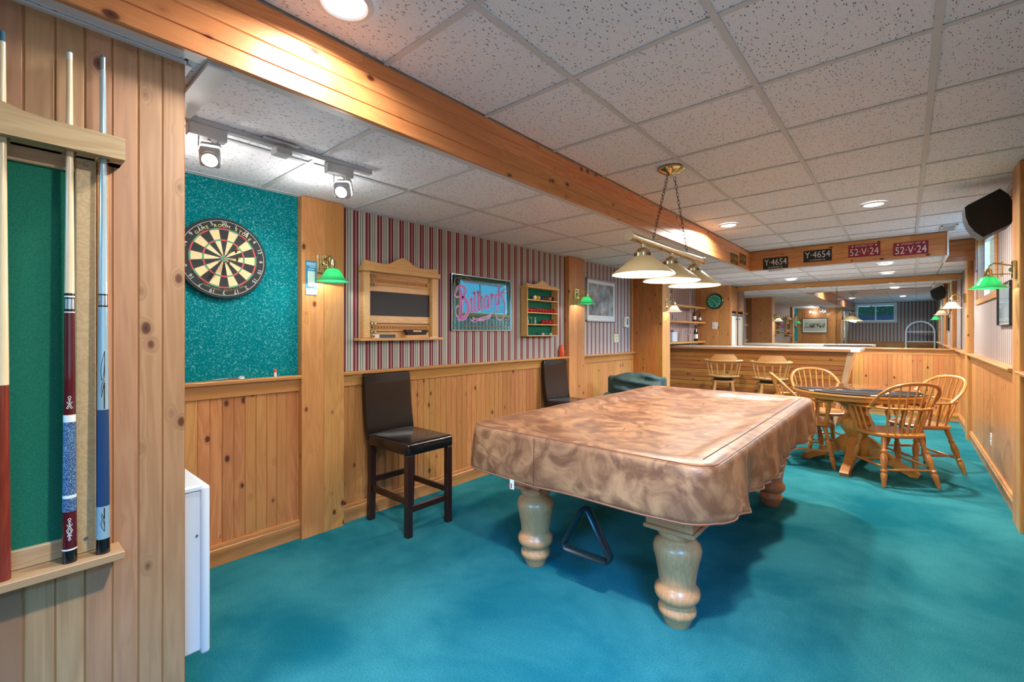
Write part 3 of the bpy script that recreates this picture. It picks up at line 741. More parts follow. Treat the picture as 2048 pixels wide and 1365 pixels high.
tr = MB()
def tri(R, rr, dz): 
    pts = []
    cs = [(-.146, .0), (.146, .0), (0, .262)]
    for i, (x, z) in enumerate(cs):
        c = Vector((x, 0, z)); a = Vector((cs[i-1][0], 0, cs[i-1][1]))-c; b = Vector((cs[(i+1) % 3][0], 0, cs[(i+1) % 3][1]))-c
        a.normalize(); b.normalize()
        for t in (0, .25, .5, .75, 1): pts.append(c+(a*(1-t)+b*t)*rr*(1 if t in (0, 1) else .86))
    return pts
o = MB().tube(tri(0, .035, 0), .016, 8, closed=True, sq=(.75, 1.7), up=(1, 0, 1)).build('ball_rack_triangle', plain('dark_teal_plastic', srgb(16,34,40), .35), None, 40)
o.location = (-1.204, 1.955, .213); o.rotation_euler = (.05, 0, .02); tag(o, 'black plastic triangle ball rack hanging from a hook under the pool table', 'ball rack')

# ------------------------------------------------------------------ dartboard and darts
DM = on_wall(XL+.009, .878, 1.747, '+x')
db = tag(empty('dartboard', M=DM), 'round dartboard with red and green scoring rings on the teal wall', 'dartboard')
MB().lathe([(.2255, 0), (.2275, .01), (.2275, .03), (.2255, .036), (.170, .0365)], 72, caps=False).build('rim', SISAL_BLACK, db)
mb = MB(); RR = [.0064, .0159, .099, .107, .162, .170]
def sector(r0, r1, a0, a1, mi, z=.0365):
    mb.mi = mi; n = 3
    p = [mb.bm.verts.new((r*math.sin(a0+(a1-a0)*k/n), r*math.cos(a0+(a1-a0)*k/n), z)) for r, ks in ((r0, range(n+1)), (r1, range(n, -1, -1))) for k in ks]
    mb._f(p[::-1])
for i in range(20):
    a0, a1 = (i-.5)*PI/10, (i+.5)*PI/10; even = i % 2 == 0
    for (r0, r1, e, o_) in ((.0159, .099, 0, 1), (.099, .107, 2, 3), (.107, .162, 0, 1), (.162, .170, 2, 3)): sector(r0, r1, a0, a1, e if even else o_)
    sector(.0064, .0159, a0, a1, 3); sector(.00001, .0064, a0, a1, 2)
mb.build('scoring_face', [SISAL_BLACK, SISAL_CREAM, SISAL_RED, SISAL_GREEN], db, 0)
mb = MB(); WIRE = plain('spider_wire', srgb(190,194,196), .3, .9)
for r in RR[1:]: mb.tube([(r*math.cos(k*PI/40), r*math.sin(k*PI/40), .0375) for k in range(80)], .0007, 4, closed=True)
for i in range(20):
    a = (i+.5)*PI/10; mb.tube([(.016*math.sin(a), .016*math.cos(a), .0375), (.178*math.sin(a), .178*math.cos(a), .0375)], .0007, 4)
mb.build('spider', WIRE, db)
mb = MB(); mb.tube([(.211*math.cos(k*PI/40), .211*math.sin(k*PI/40), .038) for k in range(80)], .0011, 5, closed=True)
for i, nmb in enumerate((20,1,18,4,13,6,10,15,2,17,3,19,7,16,8,11,14,9,12,5)):
    a = i*PI/10; add_text(mb, str(nmb), Matrix.Translation((.197*math.sin(a), .197*math.cos(a), .038)) @ Rz(-a), h=.020)
mb.build('number_ring', plain('white_wire', srgb(214,218,216), .4), db, 0)
def arc_text(mb, s, r, span, h, flip=False, z=.0374):
    n = len(s)
    for k, ch in enumerate(s):
        if ch == ' ': continue
        a = -span/2+span*k/(n-1)
        if flip: add_text(mb, ch, Matrix.Translation((r*math.sin(a), -r*math.cos(a), z)) @ Rz(a), h=h)
        else: add_text(mb, ch, Matrix.Translation((r*math.sin(a), r*math.cos(a), z)) @ Rz(-a), h=h)
mb = MB(); arc_text(mb, 'GAME ROOM STORE', .184, 1.62, .017); mb.build('lettering', plain('cream_print', srgb(226,214,150), .6), db, 0)
mb = MB(); arc_text(mb, 'CHAMPIONSHIP SPECIFICATIONS', .181, 1.15, .0085, True); mb.build('lettering', plain('gold_print', srgb(170,150,90), .6), db, 0)
for i, (dx, dy, tx, ty, lab) in enumerate(((.012, .022, .10, .12, 'upper'), (.022, -.002, .06, -.06, 'right'), (.004, -.020, -.12, -.14, 'lower'))):
    D = DM @ Tr(dx, dy, .0375) @ Matrix.Rotation(tx, 4, 'Y') @ Matrix.Rotation(-ty, 4, 'X')
    d = tag(empty('dart', M=D), '%s one of three brass darts stuck beside the bullseye' % lab, 'dart', 'darts in the board')
    MB().lathe([(.0006, -.01), (.0011, .022), (.0032, .028), (.0036, .034), (.0030, .04), (.0036, .046), (.0030, .052), (.0036, .058), (.0026, .074)], 10).build('barrel', BRASS, d)
    MB().lathe([(.0022, .074), (.0018, .11)], 8).build('shaft', DARKMETAL, d)
    f = MB()
    for k in range(4): f.prism([(.0015, .100), (.017, .108), (.017, .128), (.0015, .138)], -.0003, .0003, 'y', Rz(k*PI/2))
    f.build('flight', plain('flight_%d' % i, srgb(96,72,50), .5), d, 0)
def on_ledge(o, label, cat, group='small things on the dartboard ledge'): return tag(o, label, cat, group)
lb = empty('chalk_bottle', (-2.945, 1.16, RAIL_L)); on_ledge(lb, 'small white stick with a red cap standing on the dartboard ledge', 'marker')
MB().lathe([(.0075, 0), (.008, .002), (.008, .028), (.006, .03)], 16).build('body', WHITEPLASTIC, lb); MB().lathe([(.0085, .028), (.0088, .044), (.007, .047), (.002, .048)], 16).build('cap', plain('red_cap', srgb(226,66,50), .4), lb)
d = tag(empty('spare_dart', (-2.944, .955, RAIL_L+.009), 0), 'loose dart with pale flights lying on the dartboard ledge', 'dart', 'small things on the dartboard ledge')
MB().turned((0, -.16, -.003), (0, -.05, 0), [(.0008, 0), (.0012, .3), (.0036, .34), (.0034, .9), (.0022, 1)], 10).build('barrel', STEEL, d)
MB().turned((0, -.05, 0), (0, .0, .0), [(.002, 0), (.0018, 1)], 8).build('shaft', plain('red_shaft', srgb(190,30,40), .4), d)
f = MB()
for k in range(4): f.prism([(.0012, 0), (.012, .006), (.012, .026), (.0012, .034)], -.0004, .0004, 'z', Matrix.Rotation(k*PI/2+.5, 4, 'Y'))
f.build('flight', plain('pale_flight', srgb(214,226,230), .4), d, 0)

# ------------------------------------------------------------------ packaged card on the post
cd = tag(empty('hanging_card', M=on_wall(-2.914, 1.369, 1.68, '+x')), 'narrow blue packaging card hanging beside the left green sconce', 'card')
MB().box(-.036, .036, -.108, .110, 0, .003).build('card', plain('card_blue', srgb(58,132,176), .35, coat=.4), cd, 0)
MB().box(-.036, .036, -.112, -.072, .003, .006, .001).build('white_base', plain('card_pale', srgb(150,168,190), .4, coat=.2), cd, 0)
MB().box(-.025, .023, -.062, .042, .003, .010, .003).build('blister', plain('blister_pale', srgb(196,222,214), .2, coat=.6), cd)
mb = MB(); mb.box(-.03, .03, .078, .098, .003, .0034).box(-.012, .03, .066, .074, .003, .0034).box(-.02, .02, .05, .058, .003, .0034); mb.build('printed_bands', plain('card_light', srgb(150,196,220), .4), cd, 0)

# ------------------------------------------------------------------ snooker scoreboard and what lies on its shelf
SM = on_wall(XL+.005, 2.09, 1.53, '+x')
sb = tag(empty('snooker_scoreboard', M=SM), 'pale oak snooker scoreboard with blackboard panel and brass sliders on striped wallpaper', 'scoreboard')
MB().box(-.30, .30, -.25, .25, 0, .016).build('back_panel', RACKOAK_X, sb)
for s in (-1, 1): MB().box(s*.31-.027, s*.31+.027, -.246, .236, 0, .052, .004).box(s*.285-.006, s*.285+.006, -.246, .236, .0, .04, .003).build('stile', RACKOAK, sb)
MB().box(-.352, .352, .236, .276, 0, .075, .008, seg=2).build('cornice', RACKOAK_X, sb)
cr = [(-.335, .274), (-.335, .318), (-.24, .305), (-.15, .304), (-.10, .318), (-.06, .345), (-.02, .362), (.0, .366), (.02, .362), (.06, .345), (.10, .318), (.15, .304), (.24, .305), (.335, .318), (.335, .274)]
MB().prism(cr, .03, .052).build('crest', RACKOAK_X, sb)
MB().box(-.28, .28, -.08, .10, .016, .020).build('blackboard', BLACKBOARD, sb, 0)
MB().box(-.385, .372, -.266, -.246, 0, .095, .004).build('shelf', RACKOAK_X, sb)
for yc in (.178, -.168):
    st = MB().box(-.27, .265, yc-.017, yc+.017, .016, .019).build('number_strip', plain('strip_amber', srgb(190,128,58), .5), sb, 0)
    mb = MB()
    for k in range(20): add_text(mb, str(20-k if yc > 0 else k+1), Tr(-.252+k*.0262, yc, .0194), w=.016, h=.017)
    mb.build('numerals', plain('strip_ink', srgb(96,48,26), .6), st, 0)
    for dy in (-.03, .03): MB().tube([(-.28, yc+dy, .03), (.28, yc+dy, .03)], .0035, 8).build('slider_rail', BRASS, sb)
    for dy in (-.03, .03): MB().box(-.272, -.222, yc+dy-.011, yc+dy+.011, .024, .040, .003).lathe([(.006, 0), (.004, .016)], 10, Tr(-.247, yc+dy, .04)).build('slider', plain('antique_brass', srgb(150,140,100), .35, .9), sb)
def shelf_thing(name, label, cat, mb, mat, x, y=-.246, z=.055, rot=0):
    o = mb.build(name, mat); o.matrix_world = SM @ Tr(x, y, z) @ Matrix.Rotation(rot, 4, 'Y'); return tag(o, label, cat, 'things on the scoreboard shelf')
b = shelf_thing('chalk_box', 'dark flat box with a white end at the left of the scoreboard shelf', 'box', MB().box(-.085, .085, 0, .026, -.02, .02, .002), plain('box_slate', srgb(62,66,78), .5), -.17)
MB().box(-.0865, -.052, -.0005, .0265, -.0205, .0205, .002).build('white_end', PAPERWHITE, b); MB().box(-.0872, -.0864, .006, .018, -.01, .01).build('red_print', RED, b, 0)
b = shelf_thing('card_tray', 'black tapered tray resting on a wooden stand on the scoreboard shelf', 'tray', MB().prism([(-.085, .022), (.085, .022), (.112, .062), (-.112, .062)], -.012, .018), BLACKGLOSS, .12, z=.05)
MB().box(-.11, .11, 0, .02, -.02, .03, .002).build('stand', RACKOAK_X, b); MB().box(-.04, .04, .046, .056, .018, .021).build('brass_label', BRASS, b, 0)
shelf_thing('score_card', 'small white card lying at the right end of the scoreboard shelf', 'card', MB().box(-.035, .035, 0, .006, -.02, .02, .001), PAPERWHITE, .28)

# ------------------------------------------------------------------ billiards mirror sign
BM = on_wall(XL+.005, 3.0, 1.588, '+x')
bs = tag(empty('mirror_sign', M=BM), 'mirrored wall sign with ornate pink lettering reading Billiards', 'sign')
W_, H_ = .392, .249
MB().box(-W_, W_, -H_, H_, 0, .012).build('mirror_glass', SIGNMIRROR, bs, 0)
mb = MB()
for a in ((-W_, W_, H_-.009, H_), (-W_, W_, -H_, -H_+.009), (-W_, -W_+.009, -H_, H_), (W_-.009, W_, -H_, H_)): mb.box(a[0], a[1], a[2], a[3], 0, .022, .002)
mb.build('frame', CHROME, bs)
PINK, PALEPINK = plain('sign_pink', srgb(196,104,196), .35), plain('sign_white_outline', srgb(236,214,240), .35)
GOLDLINE = plain('sign_gold_line', srgb(190,150,130), .35, .5)
mb, mo = MB(), MB()
def stroke(pts, w, Z=.0135):
    """broad-pen stroke: a flat ribbon, light outline behind"""
    pts = [Vector((p[0], p[1], Z)) for p in pts]
    for M_, g, dz in ((mo, .0035, 0), (mb, 0, .0008)):
        L, R = [], []
        for i, p in enumerate(pts):
            t = (pts[min(i+1, len(pts)-1)]-pts[max(i-1, 0)]).normalized(); nn = Vector((-t.y, t.x, 0)); ww = (w[i] if isinstance(w, list) else w)/2+g
            e = t*(g if i == len(pts)-1 else (-g if i == 0 else 0))
            L.append(M_.bm.verts.new(p+nn*ww+e+Vector((0, 0, dz)))); R.append(M_.bm.verts.new(p-nn*ww+e+Vector((0, 0, dz))))
        for i in range(len(pts)-1): M_._f((R[i], R[i+1], L[i+1], L[i]))
def curve(pts, n=8):
    """smooth Catmull-Rom curve through points"""
    P = [Vector(p) for p in pts]; P = [2*P[0]-P[1]]+P+[2*P[-1]-P[-2]]; out = []
    for i in range(1, len(P)-2):
        for k in range(n):
            t = k/n; a, b_, c, d_ = P[i-1], P[i], P[i+1], P[i+2]
            out.append(.5*((2*b_)+(c-a)*t+(2*a-5*b_+4*c-d_)*t*t+(3*b_-a-3*c+d_)*t**3))
    return out+[P[-2]]
S_ = lambda pts, w: stroke([(p.x, p.y) for p in curve([(x, y, 0) for x, y in pts], 6)], w)
# B
S_([(-.275, .115), (-.272, .04), (-.270, -.05), (-.280, -.12), (-.30, -.155)], .030)
S_([(-.335, .095), (-.30, .14), (-.25, .145), (-.222, .115), (-.232, .07), (-.262, .045)], .018)
S_([(-.262, .045), (-.215, .03), (-.185, -.02), (-.195, -.09), (-.235, -.135), (-.275, -.14)], .028)
S_([(-.335, .095), (-.345, .06), (-.315, .045), (-.29, .055)], .008)
S_([(-.285, -.02), (-.33, -.045), (-.335, -.10), (-.30, -.13), (-.27, -.10), (-.275, -.05), (-.30, -.03)], .006)
# illiards, rising to the right
x = -.150
def up(x): return -.075+.10*(x+.15)/.45
for ch in 'illi':
    b0 = up(x); h = .115 if ch == 'i' else .165
    S_([(x-.012, b0+h-.015), (x, b0+h), (x+.004, b0+h*.6), (x+.004, b0+.012), (x+.018, b0), (x+.026, b0+.008)], .019)
    if ch == 'i': S_([(x-.004, b0+h+.022), (x+.008, b0+h+.032)], .014)
    x += .044
b0 = up(x); S_([(x+.04, b0+.115), (x+.006, b0+.10), (x, b0+.05), (x+.008, b0+.008), (x+.03, b0+.012), (x+.046, b0+.04)], .016); S_([(x+.046, b0+.118), (x+.048, b0+.06), (x+.05, b0+.012), (x+.066, b0+.004)], .018); x += .084
b0 = up(x); S_([(x-.008, b0+.105), (x+.004, b0+.115), (x+.006, b0+.06), (x+.006, b0+.002)], .018); S_([(x+.008, b0+.085), (x+.028, b0+.115), (x+.044, b0+.10)], .014); x += .062
b0 = up(x); S_([(x+.036, b0+.105), (x+.006, b0+.095), (x, b0+.05), (x+.008, b0+.008), (x+.03, b0+.01), (x+.044, b0+.035)], .016); S_([(x+.03, b0+.195), (x+.046, b0+.175), (x+.048, b0+.08), (x+.05, b0+.002)], .018); x += .078
b0 = up(x); S_([(x+.05, b0+.10), (x+.03, b0+.118), (x+.006, b0+.10), (x+.008, b0+.07), (x+.045, b0+.03), (x+.058, b0-.03), (x+.048, b0-.11), (x+.01, b0-.15), (x-.04, b0-.15), (x-.075, b0-.11), (x-.075, b0-.06), (x-.045, b0-.04), (x-.03, b0-.065)], [.012]*6+[.016, .022, .026, .026, .026, .024, .022]+[.018]*9+[.01]*8+[.007]*43)
S_([(-.11, -.155), (-.02, -.13), (.06, -.115), (.11, -.085), (.125, -.06)], .010); S_([(-.11, -.155), (-.03, -.15), (.05, -.14), (.105, -.11)], .006); S_([(-.15, -.15), (-.12, -.16), (-.10, -.14), (-.13, -.13), (-.10, -.17)], .006)
mo.build('lettering_outline', PALEPINK, bs, 0); mb.build('lettering', PINK, bs, 0)
mb = MB()
def scroll(pts, r=.0022): mb.tube(curve([(x, y, .0135) for x, y in pts], 6), r, 5)
for dy in (0, .007, .014): scroll([(-.24, .195-dy), (-.1, .197-dy), (.1, .193-dy), (.27, .190-dy)])
scroll([(-.24, .19), (-.28, .215), (-.33, .21), (-.35, .175), (-.33, .145), (-.30, .15), (-.295, .175), (-.315, .185)]); scroll([(-.24, .195), (-.2, .22), (-.16, .212), (-.13, .197)])
scroll([(.27, .19), (.30, .205), (.335, .19), (.34, .15), (.315, .12), (.29, .13), (.295, .16), (.31, .165)]); scroll([(.34, .16), (.355, .12), (.345, .06), (.352, .02)])
scroll([(-.35, .18), (-.36, .10), (-.355, .0), (-.365, -.06), (-.372, -.14), (-.34, -.20), (-.29, -.205), (-.26, -.195)])
for dy in (0, .006): scroll([(-.27, -.20-dy), (-.1, -.203-dy), (.1, -.203-dy), (.28, -.207-dy)])
scroll([(-.24, -.20), (-.2, -.175), (-.15, -.175), (-.12, -.198)]); scroll([(.06, -.20), (.02, -.185), (.02, -.155), (.07, -.145), (.12, -.17), (.14, -.20)])
scroll([(.28, -.207), (.32, -.215), (.355, -.20), (.36, -.16), (.335, -.14), (.315, -.16), (.325, -.185), (.345, -.18)]); scroll([(.33, -.21), (.37, -.19), (.365, -.13), (.345, -.12)])
mb.build('scrollwork', GOLDLINE, bs)

# ------------------------------------------------------------------ ball rack and balls
KM = on_wall(XL+.005, 3.83, 1.54, '+x')
rk = tag(empty('ball_shelf', M=KM), 'oak wall rack lined with green felt, holding snooker balls', 'wall shelf')
D_ = .092; LX, RX, TY, BY = -.275, .268, .247, -.255
MB().box(LX, RX, BY, TY, 0, .008).build('felt_back', FELT, rk, 0)
for x0 in (LX, RX-.014): MB().box(x0, x0+.014, BY, TY, .0, D_, .002).build('side', RACKOAK, rk)
MB().box(LX-.006, RX+.006, TY-.006, TY+.016, 0, D_+.012, .003).build('top', RACKOAK_X, rk)
MB().prism([(LX, TY+.014), (LX, TY+.04), (-.15, TY+.032), (-.08, TY+.05), (-.03, TY+.078), (0, TY+.086), (.03, TY+.078), (.08, TY+.05), (.15, TY+.032), (RX, TY+.04), (RX, TY+.014)], D_-.03, D_-.012).build('crest', RACKOAK_X, rk)
SHY = [.113, -.018, -.139, BY]
for y in SHY: MB().box(LX+.014, RX-.014, y, y+.012, .008, D_, .002).build('shelf', RACKOAK_X, rk)
BR = .0238
ballmesh = MB().sphere((0, 0, 0), BR, 20, 12)
BALL = {}
def ball(col, label, fx, row, cat='ball', group='snooker balls in the wall rack'):
    if col not in BALL: BALL[col] = MB().sphere((0, 0, 0), BR, 20, 12).mesh('snooker_ball', plain('ball_%d_%d_%d' % col, srgb(*col), .08, coat=.5) if col != (178,18,30) else RED, 60)
    o = put('snooker_ball', BALL[col]); o.matrix_world = KM @ Tr(LX+.014+fx*(RX-LX-.028), SHY[row]+.012+BR, .055)
    return tag(o, label, cat, group)
for f_, c_, n_ in ((.30, (240,226,190), 'cream cue'), (.42, (232,180,30), 'yellow'), (.525, (20,50,120), 'blue'), (.625, (96,46,34), 'brown'), (.715, (6,76,66), 'dark green'), (.805, (226,84,96), 'pink'), (.905, (16,18,20), 'black')):
    ball(c_, '%s snooker ball on the top shelf of the wall rack' % n_, f_, 0)
ORD = ['first', 'second', 'third', 'fourth', 'fifth', 'sixth', 'seventh', 'eighth', 'ninth', 'tenth', 'eleventh']
for k in range(10): ball((178,18,30), '%s red snooker ball from the left on the second shelf of the rack' % ORD[k], .06+k*.0975, 1)
for k, fx in enumerate((.565, .68, .79, .90)): ball((178,18,30), '%s of four red snooker balls on the third shelf of the rack' % ORD[k], fx, 2)
for k, fx in enumerate((.085, .19, .32)):
    o = empty('glass_vial', M=KM @ Tr(LX+.014+fx*(RX-LX-.028), SHY[2]+.012, .05) @ Matrix.Rotation(-PI/2, 4, 'X'))
    tag(o, '%s small glass vial from the left on the third shelf of the rack' % ORD[k], 'bottle', 'vials in the wall rack')
    MB().lathe([(.012, 0), (.0125, .002), (.0125, .034), (.006, .046), (.0055, .06)], 14).build('body', plain('vial_glass_%d' % k, srgb(150,190,160) if k != 1 else srgb(20,90,80), .1, spec=.8), o)
    MB().lathe([(.007, .058), (.007, .068), (.003, .069)], 12).build('cap', WHITEPLASTIC, o)
for fx, c_, n_ in ((.40, (40,60,110), 'blue'), (.575, (220,206,196), 'whitish'), (.68, (40,150,110), 'green'), (.85, (224,216,196), 'cream')):
    o = MB().box(-.011, .011, 0, .022, -.011, .011, .0015).build('cue_chalk', plain('chalk_'+n_, srgb(*c_), .8)); o.matrix_world = KM @ Tr(LX+.014+fx*(RX-LX-.028), SHY[3]+.012, .055) @ Matrix.Rotation(.3*fx, 4, 'Y')
    tag(o, '%s cube of cue chalk on the bottom shelf of the ball rack' % n_, 'chalk', 'chalk in the wall rack')
ob = tag(empty('orange_bottle', (-2.945, 4.245, RAIL_L)), 'orange plastic bottle on the ledge below the ball rack', 'bottle')
MB().lathe([(.030, 0), (.032, .004), (.032, .072), (.029, .082), (.015, .112), (.013, .118)], 24).build('body', plain('orange_plastic', srgb(232,86,48), .35), ob)
MB().lathe([(.015, .116), (.016, .128), (.011, .136), (.006, .140)], 18).build('cap', plain('orange_cap', srgb(240,110,60), .4), ob)

# ------------------------------------------------------------------ framed pictures, switches, outlets, thermostat
def picture(label, M, w, h, fmat, mat_w, img, tilt=0, name='framed_picture', fw=.014):
    o = tag(empty(name, M=M), label, 'picture')
    f = MB()
    for a in ((-w/2, w/2, h/2-fw, h/2), (-w/2, w/2, -h/2, -h/2+fw), (-w/2, -w/2+fw, -h/2, h/2), (w/2-fw, w/2, -h/2, h/2)): f.box(a[0], a[1], a[2], a[3], 0, .026, .002)
    f.build('frame', fmat, o)
    MB().box(-w/2+.004, w/2-.004, -h/2+.004, h/2-.004, 0, .010).build('mat_board', PAPERWHITE, o, 0)
    MB().box(-w/2+fw+mat_w, w/2-fw-mat_w, -h/2+fw+mat_w*1.5, h/2-fw-mat_w, .010, .012).build('print', img, o, 0)
    MB().box(-w/2+.006, w/2-.006, -h/2+.006, h/2-.006, .016, .018).build('glass', PANE, o, 0); return o
def print_mat(name, cols, scale, lo=.35, hi=.65):
    t = NT(name); f = t.noise(t.obj(), scale, 4, .6)
    t.set(color=t.ramp(f, [(lo, cols[0]), ((lo+hi)/2, cols[1]), (hi, cols[2])]), rough=.7); return t.m
picture('silver framed print on the striped wall left of the thermostat', on_wall(XL+.005, 5.17, 1.73, '+x'), .74, .54, plain('slate_frame', srgb(168,178,186), .3, .6), .045, print_mat('grey_print', (srgb(96,104,108), srgb(140,146,148), srgb(176,178,176)), 6))
picture('dark framed print on the right wall, half hidden by the post', on_wall(XR-.001, 5.44, 1.555, '-x'), .64, .345, plain('thin_dark_frame', srgb(50,54,58), .3, .5), .01, print_mat('pale_print', (srgb(130,146,152), srgb(160,172,176), srgb(182,190,190)), 3), fw=.007)
def hockey_print():
    t = NT('team_print'); co = t.obj(); sp = t.n('ShaderNodeSeparateXYZ'); t.link(co, sp.inputs[0])
    band = t.math('MULTIPLY', t.smooth(sp.outputs[1], -.11, -.05), t.math('SUBTRACT', 1, t.smooth(sp.outputs[1], .05, .11)))
    f = t.math('MULTIPLY', t.smooth(t.noise(co, 26, 3), .47, .55), band)
    t.set(color=t.mix(f, srgb(196,202,186), srgb(56,60,58)), rough=.7); return t.m
picture('framed team drawing on the short pine wall, seen in the far mirror', on_wall(-2.47, YN+.001, 1.60, '+y'), .72, .50, BLACKPLASTIC, .04, hockey_print())
def wallplate(name, label, M, w, h, mat, kind, cat):
    o = tag(empty(name, M=M), label, cat)
    MB().box(-w/2, w/2, -h/2, h/2, 0, .006, .002).build('cover_plate', mat, o)
    if kind == 'outlet':
        for y in (-.022, .022):
            s = MB().lathe([(.017, .006), (.016, .009)], 16, Tr(0, y, 0), sx=1, sy=.85).build('socket', mat, o)
            MB().box(-.008, -.005, y-.006, y+.006, .009, .0095).box(.005, .008, y-.006, y+.006, .009, .0095).build('slots', BLACKPLASTIC, s, 0)
    else: MB().box(-.016, .016, -.033, .033, .006, .009, .001).prism([(-.03, .009), (.03, .009), (.03, .015)], -.014, .014, 'x').build('rocker', mat, o)
    return o
o = wallplate('wall_outlet', 'ivory double outlet low on the striped wall beside the thermostat', on_wall(XL+.004, 5.58, 1.25, '+x'), .115, .115, IVORY, 'outlet', 'outlet')
MB().box(-.045, .045, .058, .064, .0, .012, .002).build('cover_lip', BRASS, o)
wallplate('wall_outlet', 'small outlet plate low on the right pine wainscot', on_wall(XR-.016, 6.17, .32, '-x'), .07, .115, WHITEPLASTIC, 'outlet', 'outlet')
wallplate('light_switch', 'white light switch on the pine wall below the green clock', on_wall(-2.735, 9.004, 1.455, '-y'), .10, .13, WHITEPLASTIC, 'switch', 'light switch')
th = tag(empty('thermostat', M=on_wall(XL+.004, 5.83, 1.47, '+x')), 'small white thermostat with dark display on the striped wall', 'thermostat')
MB().box(-.05, .05, -.072, .072, 0, .045, .006).build('housing', WHITEPLASTIC, th)
MB().box(-.022, .022, -.045, .05, .045, .0465).build('display', plain('thermostat_display', srgb(40,58,84), .2), th, 0)
for k in range(3): MB().box(-.012, .012, -.038+k*.03, -.024+k*.03, .0465, .048).build('button', GREYPLASTIC, th, 0)

# clock
ck = tag(empty('wall_clock', M=on_wall(-2.735, 9.003, 1.915, '-y')), 'round green-faced wall clock on the pine wall behind the bar', 'clock')
MB().lathe([(.142, 0), (.150, .008), (.150, .03), (.142, .038), (.126, .030)], 40, caps=False).build('rim', plain('bronze_rim', srgb(70,74,60), .25, .9), ck)
MB().lathe([(.0005, .026), (.128, .026)], 40, caps=False).build('face', plain('clock_green', srgb(30,140,116), .35), ck)
hm = MB().box(-.007, .007, .088, .112, .0265, .028, .001).mesh('hour_marker', plain('marker_white', srgb(226,236,228), .5), 0)
for k in range(12):
    if k != 6: put('hour_marker', hm, ck, Rz(-k*PI/6))
MB().lathe([(.024, .0266), (.022, .028)], 20, Tr(0, -.07, 0)).build('emblem', plain('emblem_slate', srgb(60,74,92), .5), ck)
MB().box(-.004, .004, -.01, .062, .030, .031, M=Rz(math.radians(52))).box(-.003, .003, -.012, .092, .032, .033, M=Rz(math.radians(-142))).build('hands', plain('hand_gold', srgb(220,206,150), .4), ck, 0)

# ------------------------------------------------------------------ number plates on the fascia
def plate(label, M, w, h, bg, fg, big, small, small_top, mark=False):
    o = tag(empty('number_plate', M=M), label, 'license plate', 'number plates on the fascia')
    MB().box(-w/2, w/2, -h/2, h/2, 0, .002, 0).build('plate', bg, o, 0)
    mb = MB(); add_text(mb, big, Tr(0, -.016 if small_top else .016, .003), w=w*.9, h=h*.56)
    add_text(mb, small, Tr(0, h*.37 if small_top else -h*.36, .003), w=w*.56, h=h*.13)
    if mark:
        for s in (-1, 1): mb.lathe([(.010, .0025), (.006, .0035)], 7, Tr(s*w*.37, h*.36, 0))
    mb.build('lettering', fg, o, 0)
    f = MB()
    for a in ((-w/2, w/2, h/2-.004, h/2), (-w/2, w/2, -h/2, -h/2+.004), (-w/2, -w/2+.004, -h/2, h/2), (w/2-.004, w/2, -h/2, h/2)): f.box(a[0], a[1], a[2], a[3], .002, .004)
    f.build('rim', bg, o, 0); return o
PBK, PRD, PWH = plain('plate_black', srgb(20,20,22), .4), plain('plate_red', srgb(150,26,48), .4), plain('plate_letter_white', srgb(226,226,220), .5)
PBR, PYL = plain('plate_brown', srgb(52,34,20), .5), plain('plate_letter_gold', srgb(196,150,60), .5)
plate('black number plate nearest the corner of the fascia', on_wall(-1.352, YP-.001, 2.275, '-y'), .30, .155, PBK, PWH, 'Y·4654', '19 ONTARIO 36', False)
plate('black number plate next to the red ones', on_wall(-.872, YP-.001, 2.322, '-y'), .305, .15, PBK, PWH, 'Y·4654', '19 ONTARIO 36', False)
plate('red number plate next to the black ones', on_wall(-.392, YP-.001, 2.336, '-y'), .31, .15, PRD, PWH, '52·V·24', 'ONTARIO 1937', True, True)
plate('red number plate nearest the right-hand end of the fascia', on_wall(.038, YP-.001, 2.308, '-y'), .305, .15, PRD, PWH, '52·V·24', 'ONTARIO 1937', True, True)
plate('brown number plate with gold letters on the long fascia, left one', on_wall(XF+.001, 6.27, 2.268, '+x'), .31, .13, PBR, PYL, 'EX 866', '19 ONTARIO 36', False)
plate('brown number plate with gold letters on the long fascia, nearest the corner', on_wall(XF+.001, 6.68, 2.313, '+x'), .30, .13, PBR, PYL, 'EX 066', '19 ONTARIO 36', False)

# ------------------------------------------------------------------ loudspeaker and ceiling vent
sp = tag(empty('loudspeaker', (0, 4.86, 0)), 'black loudspeaker tilted down near the ceiling on the right wall', 'speaker')
prof = [(.345, 2.287), (.518, 2.381), (.562, 2.33), (.590, 2.25), (.592, 2.17), (.575, 2.115), (.445, 2.044), (.398, 2.092), (.366, 2.15), (.350, 2.21)]
MB().prism(prof, 0, .24, 'y').build('cabinet', SPEAKER, sp, 20)
gp = [(.345, 2.285), (.350, 2.21), (.366, 2.15), (.398, 2.092), (.443, 2.044)]
MB().prism(gp+[(x-.010, z-.007) for x, z in gp[::-1]], .008, .232, 'y').build('grille', GRILLE, sp, 20)
MB().box(.56, XR, .09, .15, 2.19, 2.25, .004).build('bracket', STEEL, sp)
MB().tube(curve([(.57, .03, 2.31), (.60, .0, 2.33), (.605, -.06, 2.35), (.612, -.12, 2.38)]), .003, 6).build('cable', BLACKPLASTIC, sp)
vn = tag(empty('ceiling_vent', (.345, 6.79, HI)), 'narrow metal air vent in the raised ceiling by the right wall', 'vent')
mb = MB()
for a in ((-.065, .065, -.165, -.150), (-.065, .065, .150, .165), (-.065, -.05, -.165, .165), (.05, .065, -.165, .165)): mb.box(a[0], a[1], a[2], a[3], -.008, 0)
mb.build('frame', WHITEMETAL, vn, 0)
